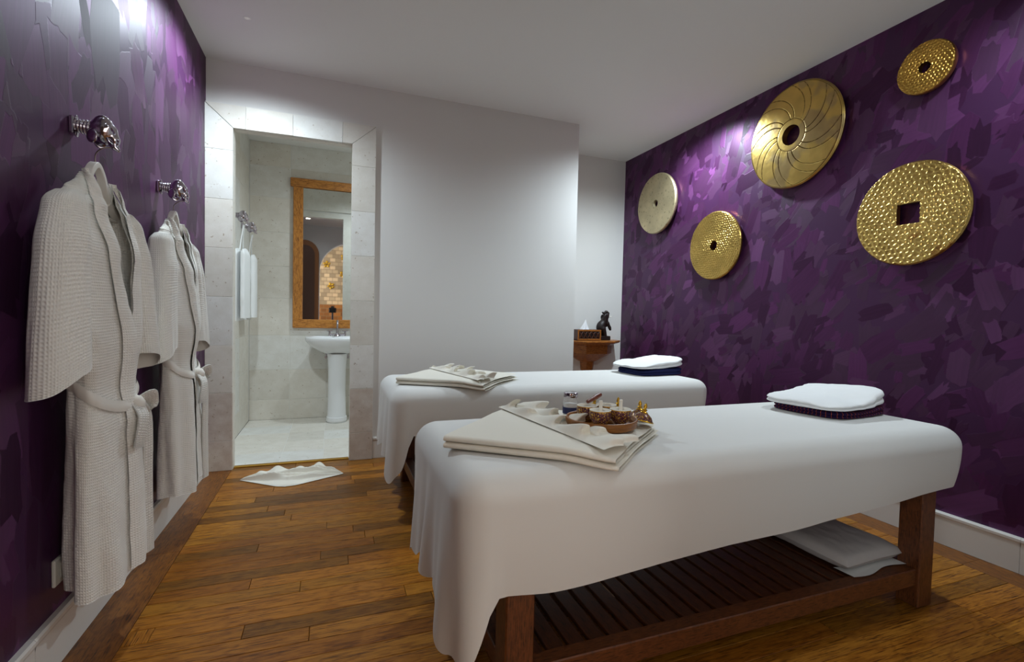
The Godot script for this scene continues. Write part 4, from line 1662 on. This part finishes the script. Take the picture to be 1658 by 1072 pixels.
func make_hook(at: Vector3, turn: float, label: String, sc := 1.0) -> void:
	# elephant-head hook: base plate, ribbed neck, head whose trunk curls up to hold the hanger; local x points away from the wall
	var t := thing("elephant_hook", label, "wall hook", at, turn, "chrome elephant-head hooks")
	t.scale = Vector3.ONE * sc
	var b := Bld.new()
	b.box(Vector3(0.0065, 0, 0), Vector3(0.012, 0.052, 0.042), 0.003)
	put(b, "base_plate", M.chrome, t)
	var s := Bld.new()
	for sg in [-1.0, 1.0]:
		s.lathe([Vector2(0, 0), Vector2(0.009, 0.0), Vector2(0.009, 0.003), Vector2(0, 0.004)], 16, Transform3D(Basis(Vector3(0, 0, 1), -PI / 2), Vector3(0.0125, sg * 0.024, 0)))
	put(s, "screw_cap", M.chrome, t)
	var n := Bld.new()
	var prof := []
	for k in 25:
		var f := k / 24.0
		prof.append(Vector2(lerpf(0.017, 0.024, f) + 0.0022 * sin(f * TAU * 5.0), f * 0.045))
	n.lathe(prof, 28, Transform3D(Basis(Vector3(0, 0, 1), -PI / 2 - 0.12), Vector3(0.01, 0.002, 0)))
	put(n, "neck", M.chrome, t)
	if hook_head == null:
		var I := Basis()
		hook_head = nets([
			[Vector3(0.078, -0.004, 0), Vector3(0.036, 0.037, 0.031), I],
			[Vector3(0.082, 0.022, 0.013), Vector3(0.019, 0.017, 0.014), I],
			[Vector3(0.082, 0.022, -0.013), Vector3(0.019, 0.017, 0.014), I],
			[Vector3(0.098, -0.006, 0), Vector3(0.108, -0.03, 0), 0.018, 0.0135],
			[Vector3(0.108, -0.03, 0), Vector3(0.108, -0.05, 0), 0.0135, 0.009],
			[Vector3(0.108, -0.05, 0), Vector3(0.118, -0.06, 0), 0.009, 0.006],
			[Vector3(0.075, -0.025, 0), Vector3(0.088, -0.04, 0), 0.014, 0.008],
			[Vector3(0.1, 0.004, 0.019), Vector3(0.1005, 0.004, 0.019), 0.006, 0.006],
			[Vector3(0.1, 0.004, -0.019), Vector3(0.1005, 0.004, -0.019), 0.006, 0.006],
		], Vector3(0.034, -0.075, -0.045), Vector3(0.134, 0.05, 0.045), 0.0032, 0.008).mesh()
	var head := put_mesh(hook_head, "head", M.chrome, t)
	for sg in [-1.0, 1.0]:
		var e := Bld.new()
		e.lathe([Vector2(0.0, 0.004), Vector2(0.012, 0.0045), Vector2(0.02, 0.003), Vector2(0.0235, 0.0), Vector2(0.02, -0.0015), Vector2(0.0, 0.0)], 24, Transform3D(Basis(Vector3(0, 1, 0), -0.35 * sg) * Basis(Vector3(1, 0, 0), sg * PI / 2) * Basis.from_scale(Vector3(0.75, 1, 0.95)), Vector3(0.062, -0.03, sg * 0.029)))
		put(e, "ear", M.chrome, head)
		var k := Bld.new()
		k.tube(spline([Vector3(0.094, -0.026, sg * 0.014), Vector3(0.102, -0.042, sg * 0.019), Vector3(0.116, -0.05, sg * 0.02)], 10), [0.0045, 0.0044, 0.0042, 0.004, 0.0037, 0.0034, 0.003, 0.0026, 0.002, 0.0014, 0.0006], 10)
		put(k, "tusk", M.chrome, head)


# ---------------------------------------------------------------- bathroom things
func build_bath_things() -> void:
	# mirror in a wooden frame
	var mr := thing("framed_mirror", "tall bathroom mirror in a brown wooden frame above the basin", "mirror", Vector3(0.80, 0, -1.49))
	var x0 := -0.40
	var x1 := 0.40
	for s in [[x0, x0 + 0.085], [x1 - 0.085, x1]]:
		var b := Bld.new()
		b.box(Vector3((s[0] + s[1]) * 0.5, 1.58, 0.0185), Vector3(s[1] - s[0], 1.255, 0.034), 0.004)
		put(b, "side_rail", M.mirror_wood, mr)
	var tb := Bld.new()
	tb.box(Vector3(0, 2.247, 0.0215), Vector3(0.85, 0.08, 0.042), 0.004)
	put(tb, "top_rail", M.mirror_wood, mr)
	var bb := Bld.new()
	bb.box(Vector3(0, 0.916, 0.0185), Vector3(0.8, 0.083, 0.036), 0.004)
	put(bb, "bottom_rail", M.mirror_wood, mr)
	var g := Bld.new()
	g.box(Vector3(0, 1.58, 0.016), Vector3(0.632, 1.248, 0.006), 0.002)
	put(g, "mirror_glass", M.mirror, mr)
	# pedestal basin
	var sk := thing("pedestal_basin", "white ceramic pedestal basin under the framed mirror", "basin", Vector3(0.80, 0, -1.27))
	var p := Bld.new()
	p.lathe([Vector2(0.0, 0.0), Vector2(0.092, 0.0), Vector2(0.094, 0.02), Vector2(0.092, 0.05), Vector2(0.092, 0.05), Vector2(0.084, 0.056), Vector2(0.082, 0.12), Vector2(0.078, 0.3), Vector2(0.079, 0.5), Vector2(0.086, 0.6), Vector2(0.093, 0.645)], 40, Transform3D(), 1.1)
	put(p, "pedestal", M.ceramic, sk)
	var bo := Bld.new()
	bo.lathe([Vector2(0.09, 0.64), Vector2(0.16, 0.668), Vector2(0.235, 0.715), Vector2(0.272, 0.755), Vector2(0.28, 0.775), Vector2(0.28, 0.792), Vector2(0.272, 0.8), Vector2(0.25, 0.802), Vector2(0.225, 0.795), Vector2(0.2, 0.76), Vector2(0.13, 0.7), Vector2(0.0, 0.685)], 64, Transform3D(), 0.72)
	put(bo, "bowl", M.ceramic, sk)
	var dk := Bld.new()
	dk.box(Vector3(0, 0.782, -0.155), Vector3(0.42, 0.035, 0.12), 0.016)
	put(dk, "tap_deck", M.ceramic, sk)
	for sg in [-1.0, 1.0]:
		var v := Bld.new()
		v.tube([Vector3(sg * 0.1, 0.6, -0.19), Vector3(sg * 0.1, 0.6, -0.12)], [0.011], 12)
		v.tube([Vector3(sg * 0.1, 0.585, -0.125), Vector3(sg * 0.1, 0.64, -0.125)], [0.008], 10)
		put(v, "stop_valve", M.chrome, sk)
	var f := thing("basin_tap", "chrome mixer tap with cross handles on the basin", "tap", Vector3(0.80, 0.8, -1.405))
	var fb := Bld.new()
	fb.lathe([Vector2(0.03, 0.0), Vector2(0.03, 0.006), Vector2(0.02, 0.014), Vector2(0.013, 0.03), Vector2(0.012, 0.06)], 24)
	fb.tube(spline([Vector3(0, 0.05, 0), Vector3(0, 0.11, 0.0), Vector3(0, 0.142, 0.02), Vector3(0, 0.143, 0.06), Vector3(0, 0.115, 0.085), Vector3(0, 0.1, 0.088)], 24), [0.0105], 14)
	put(fb, "spout", M.chrome, f)
	for sg in [-1.0, 1.0]:
		var h := Bld.new()
		h.tube([Vector3(0, 0.012, 0), Vector3(sg * 0.07, 0.02, 0)], [0.009], 12)
		h.tube([Vector3(sg * 0.07, 0.004, 0), Vector3(sg * 0.07, 0.048, 0)], [0.01, 0.009], 12)
		for a in 2:
			var d := Vector3(cos(a * PI / 2 + 0.4), 0, sin(a * PI / 2 + 0.4)) * 0.026
			h.tube([Vector3(sg * 0.07, 0.05, 0) - d, Vector3(sg * 0.07, 0.05, 0) + d], [0.0045], 8)
		put(h, "cross_handle", M.chrome, f)
	# hooks with hand towels on the side wall
	make_hook(Vector3(0.03, 1.76, -0.66), 0.0, "chrome elephant hook nearest the bathroom doorway", 0.95)
	make_hook(Vector3(0.03, 1.745, -1.08), 0.0, "chrome elephant hook deeper inside the bathroom", 0.95)
	hung_towel(-0.66, 1.7, "white towel hanging nearest the bathroom doorway", 3)
	hung_towel(-1.08, 1.685, "white towel hanging deeper inside the bathroom", 6)


func hung_towel(z: float, top: float, label: String, sd: int) -> void:
	var t := thing("hanging_towel", label, "towel", Vector3(0.095, 0, z), 0.0, "towels on the bathroom hooks")
	var nz := FastNoiseLite.new()
	nz.seed = sd
	nz.frequency = 2.5
	for half in 2:
		var b := Bld.new()
		b.grid(40, 30, func(u: float, s: float):
			var an: float = u * TAU
			var y := lerpf(1.495, 0.955 + 0.02 * half, s)
			var cx := -0.025 + half * 0.05
			var w := 0.115 + 0.012 * s
			var c := cos(an)
			var sn := sin(an)
			var k := smoothstep(0.0, 0.05, s)
			var x := cx + (0.024 + 0.004 * sin(an * 3.0 + sd)) * pow(absf(c), 0.7) * signf(c) * (0.35 + 0.65 * k)
			var zz := w * pow(absf(sn), 0.75) * signf(sn) * (0.8 + 0.2 * k) + 0.008 * nz.get_noise_2d(s, an * 0.2)
			return Vector3(x, y + (0.012 * (1.0 - sn * sn) if s == 0.0 else 0.0), zz), Vector2(8, 10), true)
		for e in [[1.495, -0.025 + half * 0.05, 0.4, 0.8], [0.955 + 0.02 * half, -0.025 + half * 0.05, 1.0, 1.0]]:
			var ring := []
			for i in 24:
				var an := TAU * i / 24.0
				ring.append(Vector3(e[1] + 0.024 * e[2] * cos(an), e[0], 0.12 * e[3] * sin(an)))
			b.face(ring, [], Vector3(0, 1.0 if e[0] > 1.2 else -1.0, 0))
		put(b, "fold", M.terry, t)
	var l := Bld.new()
	l.tube([Vector3(0, 1.49, 0.07), Vector3(0.005, 1.6, 0.022), Vector3(0.014, top - 0.012, 0.003), Vector3(0.02, top - 0.008, -0.003), Vector3(0.005, 1.6, -0.03), Vector3(0, 1.49, -0.08)], [0.0042], 8)
	put(l, "hanging_loop", M.terry, t)


# ---------------------------------------------------------------- recess shelf
func build_shelf() -> void:
	var cx := 3.115
	var zb := -RECESS
	var sh := thing("wall_shelf", "brown wooden half-octagon bracket shelf in the corner recess", "shelf", Vector3(cx, 0, zb))
	var oct := func(w: float, d: float) -> Array:
		return [Vector2(-w, 0.0005), Vector2(-w, d * 0.45), Vector2(-w * 0.5, d), Vector2(w * 0.5, d), Vector2(w, d * 0.45), Vector2(w, 0.0005)]
	var frustum := func(called: String, rings: Array) -> void:
		# rings: [y, w, d] from the top down
		var b := Bld.new()
		for k in rings.size() - 1:
			var a: Array = oct.call(rings[k][1], rings[k][2])
			var c: Array = oct.call(rings[k + 1][1], rings[k + 1][2])
			for i in 6:
				var j := (i + 1) % 6
				var p := [Vector3(a[i].x, rings[k][0], a[i].y), Vector3(a[j].x, rings[k][0], a[j].y), Vector3(c[j].x, rings[k + 1][0], c[j].y), Vector3(c[i].x, rings[k + 1][0], c[i].y)]
				var mid: Vector3 = (p[0] + p[1]) * 0.5
				b.face(p, [Vector2(a[i].x, p[0].y), Vector2(a[j].x, p[1].y), Vector2(c[j].x, p[2].y), Vector2(c[i].x, p[3].y)], Vector3(mid.x, 0, mid.z - 0.05))
		for e in [rings[0], rings[-1]]:
			var ring := []
			var uvs := []
			for q in oct.call(e[1], e[2]):
				ring.append(Vector3(q.x, e[0], q.y))
				uvs.append(q)
			b.face(ring, uvs, Vector3.UP if e == rings[0] else Vector3.DOWN)
		put(b, called, M.warm_wood, sh)
	frustum.call("shelf_top", [[0.818, 0.3, 0.265], [0.815, 0.305, 0.27], [0.805, 0.306, 0.272], [0.795, 0.296, 0.262], [0.788, 0.28, 0.246]])
	frustum.call("moulding", [[0.788, 0.262, 0.23], [0.778, 0.252, 0.22], [0.772, 0.242, 0.21]])
	frustum.call("apron", [[0.772, 0.232, 0.2], [0.69, 0.228, 0.196], [0.61, 0.09, 0.085]])
	frustum.call("foot_block", [[0.61, 0.078, 0.075], [0.6, 0.07, 0.068], [0.52, 0.062, 0.06], [0.5, 0.03, 0.03]])
	# tissue box with carved front
	var tb := thing("tissue_box", "carved dark wooden tissue box on the recess shelf", "tissue box", Vector3(3.03, 0.8185, zb + 0.135))
	var b := Bld.new()
	b.box(Vector3(0, 0.052, 0), Vector3(0.25, 0.102, 0.125), 0.004)
	put(b, "box", M.carved, tb)
	for s in [[Vector3(0, 0.094, 0.064), Vector3(0.25, 0.014, 0.008)], [Vector3(0, 0.01, 0.064), Vector3(0.25, 0.014, 0.008)], [Vector3(-0.118, 0.052, 0.064), Vector3(0.014, 0.08, 0.008)], [Vector3(0.118, 0.052, 0.064), Vector3(0.014, 0.08, 0.008)]]:
		var fr := Bld.new()
		fr.box(s[0], s[1], 0.002)
		put(fr, "frame_strip", M.warm_wood, tb)
	var pan := Bld.new()
	pan.box(Vector3(0, 0.052, 0.0625), Vector3(0.222, 0.07, 0.002), 0.0005)
	var pano := put(pan, "panel", M.carved_dark, tb)
	var cv := Bld.new()
	for k in 5:
		var x := -0.088 + k * 0.044
		for sg in [-1.0, 1.0]:
			cv.tube(spline([Vector3(x - 0.018, 0.052 - sg * 0.03, 0.065), Vector3(x, 0.052 + sg * 0.004, 0.0665), Vector3(x + 0.018, 0.052 + sg * 0.03, 0.065)], 8), [0.004, 0.005, 0.0055, 0.0055, 0.005, 0.0055, 0.005, 0.004, 0.003], 8)
		cv.lathe([Vector2(0, 0), Vector2(0.009, 0), Vector2(0.006, 0.005), Vector2(0, 0.006)], 12, Transform3D(Basis(Vector3.RIGHT, PI / 2), Vector3(x, 0.052, 0.0645)))
	put(cv, "carving", M.carved, pano)
	var ts := Bld.new()
	ts.grid(24, 14, func(u: float, s: float):
		var an: float = u * TAU
		var r := lerpf(0.038, 0.002, pow(s, 0.8)) * (1.0 + 0.35 * sin(an * 4.0 + s * 3.0))
		return Vector3(-0.02 + r * cos(an) + 0.012 * s, 0.1035 + 0.095 * s, r * 0.55 * sin(an)), Vector2.ONE, true)
	var tso := put(ts, "tissue", M.tissue, null, tb.position)
	tag(tso, "white paper tissue peaking out of the tissue box", "tissue")
	# carved elephant rearing up
	var el := thing("elephant_figurine", "dark carved wooden elephant rearing with raised trunk", "figurine", Vector3(3.235, 0.8185, zb + 0.1))
	var bs := Bld.new()
	bs.box(Vector3(0.0, 0.021, 0), Vector3(0.13, 0.04, 0.075), 0.003)
	put(bs, "plinth", M.carved_dark, el)
	var I := Basis()
	var R1 := Basis(Vector3(0, 0, 1), -0.45)
	var body := nets([
		[Vector3(-0.022, 0.135, 0), Vector3(0.046, 0.062, 0.042), R1],
		[Vector3(0.012, 0.185, 0), Vector3(0.036, 0.045, 0.036), R1],
		[Vector3(0.03, 0.228, 0), Vector3(0.028, 0.03, 0.026), I],
		[Vector3(-0.012, 0.11, 0.024), Vector3(0.012, 0.046, 0.024), 0.026, 0.017],
		[Vector3(-0.012, 0.11, -0.024), Vector3(0.006, 0.046, -0.024), 0.026, 0.017],
		[Vector3(0.036, 0.165, 0.022), Vector3(0.058, 0.125, 0.024), 0.018, 0.013],
		[Vector3(0.058, 0.125, 0.024), Vector3(0.066, 0.105, 0.024), 0.013, 0.012],
		[Vector3(0.036, 0.165, -0.022), Vector3(0.05, 0.14, -0.024), 0.018, 0.013],
		[Vector3(0.044, 0.238, 0), Vector3(0.05, 0.262, 0), 0.018, 0.013],
		[Vector3(0.05, 0.262, 0), Vector3(0.03, 0.278, 0), 0.013, 0.011],
		[Vector3(0.03, 0.278, 0), Vector3(0.004, 0.262, 0), 0.011, 0.009],
		[Vector3(0.004, 0.262, 0), Vector3(-0.012, 0.27, 0), 0.009, 0.008],
		[Vector3(0.01, 0.222, 0.028), Vector3(0.024, 0.03, 0.007), I],
		[Vector3(0.01, 0.222, -0.028), Vector3(0.024, 0.03, 0.007), I],
		[Vector3(-0.056, 0.12, 0), Vector3(-0.066, 0.085, 0.01), 0.006, 0.004],
	], Vector3(-0.085, 0.028, -0.07), Vector3(0.1, 0.31, 0.07), 0.0052, 0.012)
	var elb := put(body, "body", M.carved_dark, el)
	for sg in [-1.0, 1.0]:
		var k := Bld.new()
		k.tube([Vector3(0.052, 0.228, sg * 0.015), Vector3(0.07, 0.228, sg * 0.02), Vector3(0.08, 0.238, sg * 0.02)], [0.005, 0.004, 0.0015], 8)
		put(k, "tusk", M.candle, elb)


# ---------------------------------------------------------------- small things
func build_small() -> void:
	# towel dropped at the doorway
	var b := Bld.new()
	var L := Vector2(0.235, 0.262)
	var T0 := Vector2(0.38, 0.1)
	var T1 := Vector2(0.74, 0.1)
	var Rr := Vector2(0.83, 0.31)
	var Bm := Vector2(0.5, 0.475)
	var nz := FastNoiseLite.new()
	nz.seed = 31
	nz.frequency = 4.0
	b.grid(120, 60, func(u: float, s: float):
		# u from left tip to right tip, s from back edge to front edge
		var back: Vector2 = L.bezier_interpolate(T0, T1, Rr, u)
		var front: Vector2 = L.lerp(Bm, u / 0.47) if u < 0.47 else Bm.lerp(Rr, (u - 0.47) / 0.53)
		front.y -= 0.02 * exp(-pow((u - 0.47) / 0.06, 2.0))
		var p := back.lerp(front, s)
		var env := pow(sin(PI * clampf(u, 0.0, 1.0)), 0.7)
		# long folds sweep from tip to tip; the back edge stands in uneven scallops
		var h := 0.004
		for k in [[0.26, 0.05, 0.042, 1.2, 0.3], [0.46, 0.04, 0.052, 3.0, 1.0], [0.66, 0.035, 0.04, 5.0, 1.9], [0.82, 0.035, 0.03, 2.0, 3.4]]:
			var m: float = k[0] + 0.13 * sin(u * PI * 1.1 + k[4]) - 0.05
			h += env * k[2] * exp(-pow((s - m) / k[1], 2.0)) * (0.75 + 0.25 * sin(u * 9.0 + k[3]))
		var scal := 0.0
		for k in [[0.19, 0.05, 0.024], [0.33, 0.065, 0.04], [0.52, 0.05, 0.02], [0.69, 0.065, 0.046], [0.84, 0.05, 0.02]]:
			scal += k[2] * exp(-pow((u - k[0]) / k[1], 2.0))
		h += scal * exp(-s * 4.0)
		h += 0.005 * env * (nz.get_noise_2d(p.x, p.y * 1.4) + 0.3)
		h *= smoothstep(0.0, 0.06, 1.0 - s) * 0.9 + 0.1
		return Vector3(p.x, maxf(h, 0.003), p.y), Vector2(6, 3), false, true)
	var o := put(b, "floor_towel", M.towel)
	tag(o, "crumpled white towel lying on the teak floor before the doorway", "towel")
	# socket plate low on the purple wall
	var s := thing("socket_plate", "white socket plate low on the wall behind the near bathrobe", "socket", Vector3(0, 0.268, 1.755))
	var pb := Bld.new()
	pb.box(Vector3(0.0055, 0, 0), Vector3(0.01, 0.08, 0.115), 0.003)
	put(pb, "plate", M.plastic, s)
	var qb := Bld.new()
	qb.box(Vector3(0.0115, 0, 0), Vector3(0.003, 0.045, 0.06), 0.001)
	put(qb, "insert", M.plastic, s)


func _ready() -> void:
	rng.seed = 7
	# camera
	var cam := Camera3D.new()
	cam.name = "camera"
	add_child(cam)
	cam.position = Vector3(0.7542, 1.05, 3.5468)
	cam.basis = Basis.from_euler(Vector3(-0.034614, -0.357480, 0.022579))
	cam.fov = rad_to_deg(2.0 * atan(536.0 / 779.468))
	cam.near = 0.02
	cam.far = 60.0
	cam.current = true
	# environment: a closed room, no sky light
	var we := WorldEnvironment.new()
	we.name = "environment"
	var e := Environment.new()
	e.background_mode = Environment.BG_COLOR
	e.background_color = Color(0, 0, 0)
	e.tonemap_mode = Environment.TONE_MAPPER_LINEAR
	e.tonemap_exposure = 2.0
	e.sdfgi_enabled = true
	e.ssao_enabled = true
	e.ssil_enabled = true
	we.environment = e
	add_child(we)
	materials()
	# lights
	downlight(0.31, 0.56, ROOM_H, 1.05, 80.0, "recessed downlight over the bathroom doorway end, left wall side")
	downlight(3.16, 0.52, ROOM_H, 1.8, 80.0, "recessed downlight near the big spiral disc and far bed's head")
	downlight(0.35, 2.5, ROOM_H, 0.1, 80.0, "recessed downlight over the near bathrobe, reflected in the mirror", true)
	downlight(3.05, 2.45, ROOM_H, 0.55, 80.0, "recessed downlight over the near bed's head")
	downlight(1.21, -0.69, 2.595, 0.7, 80.0, "recessed downlight in the bathroom ceiling")
	added_fill_window("window_1", Vector3(2.25, 1.5, 5.595), 0.0, Vector2(1.5, 1.7), 0.6, "added window shaped fill light on the far lobby wall behind the archway")
	added_fill_window("window_2", Vector3(-0.595, 1.5, 4.5), -PI / 2, Vector2(1.3, 1.7), 1.2, "added window shaped fill light on the lobby side wall behind the archway")
	# structure
	build_shell()
	build_bathroom()
	build_front()
	# large things
	build_beds()
	make_robe(1.685, "white waffle bathrobe nearest the camera, belt tied in front", 3, 1.0, 4)
	make_robe(0.905, "white waffle bathrobe farther along the wall, beside the doorway", 5, 0.95, 3)
	make_hanger(1.685, "white hanger holding the near bathrobe", 1.535)
	make_hanger(0.905, "white hanger holding the far bathrobe", 1.535)
	make_hook(Vector3(0, 1.597, 1.672), 0.0, "chrome elephant hook above the near bathrobe")
	make_hook(Vector3(0, 1.597, 0.893), 0.0, "chrome elephant hook above the far bathrobe")
	disc(2.07, -0.085, 0.268, 0.033, "plain", M.gold_pale, "pale smooth gilded disc with small round hole, nearest the recess", 2)
	disc(1.605, 0.635, 0.258, 0.036, "fine", M.gold, "gold disc of fine hammered dimples with small round hole", 6)
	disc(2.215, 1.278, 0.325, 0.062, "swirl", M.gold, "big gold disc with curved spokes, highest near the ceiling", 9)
	disc(2.303, 1.995, 0.125, 0.026, "small", M.gold, "smallest gold disc, high at the right", 12)
	disc(1.6, 1.955, 0.258, 0.052, "square", M.gold, "large hammered gold disc with a square hole", 15)
	build_bath_things()
	build_shelf()
	build_tray()
	build_small()
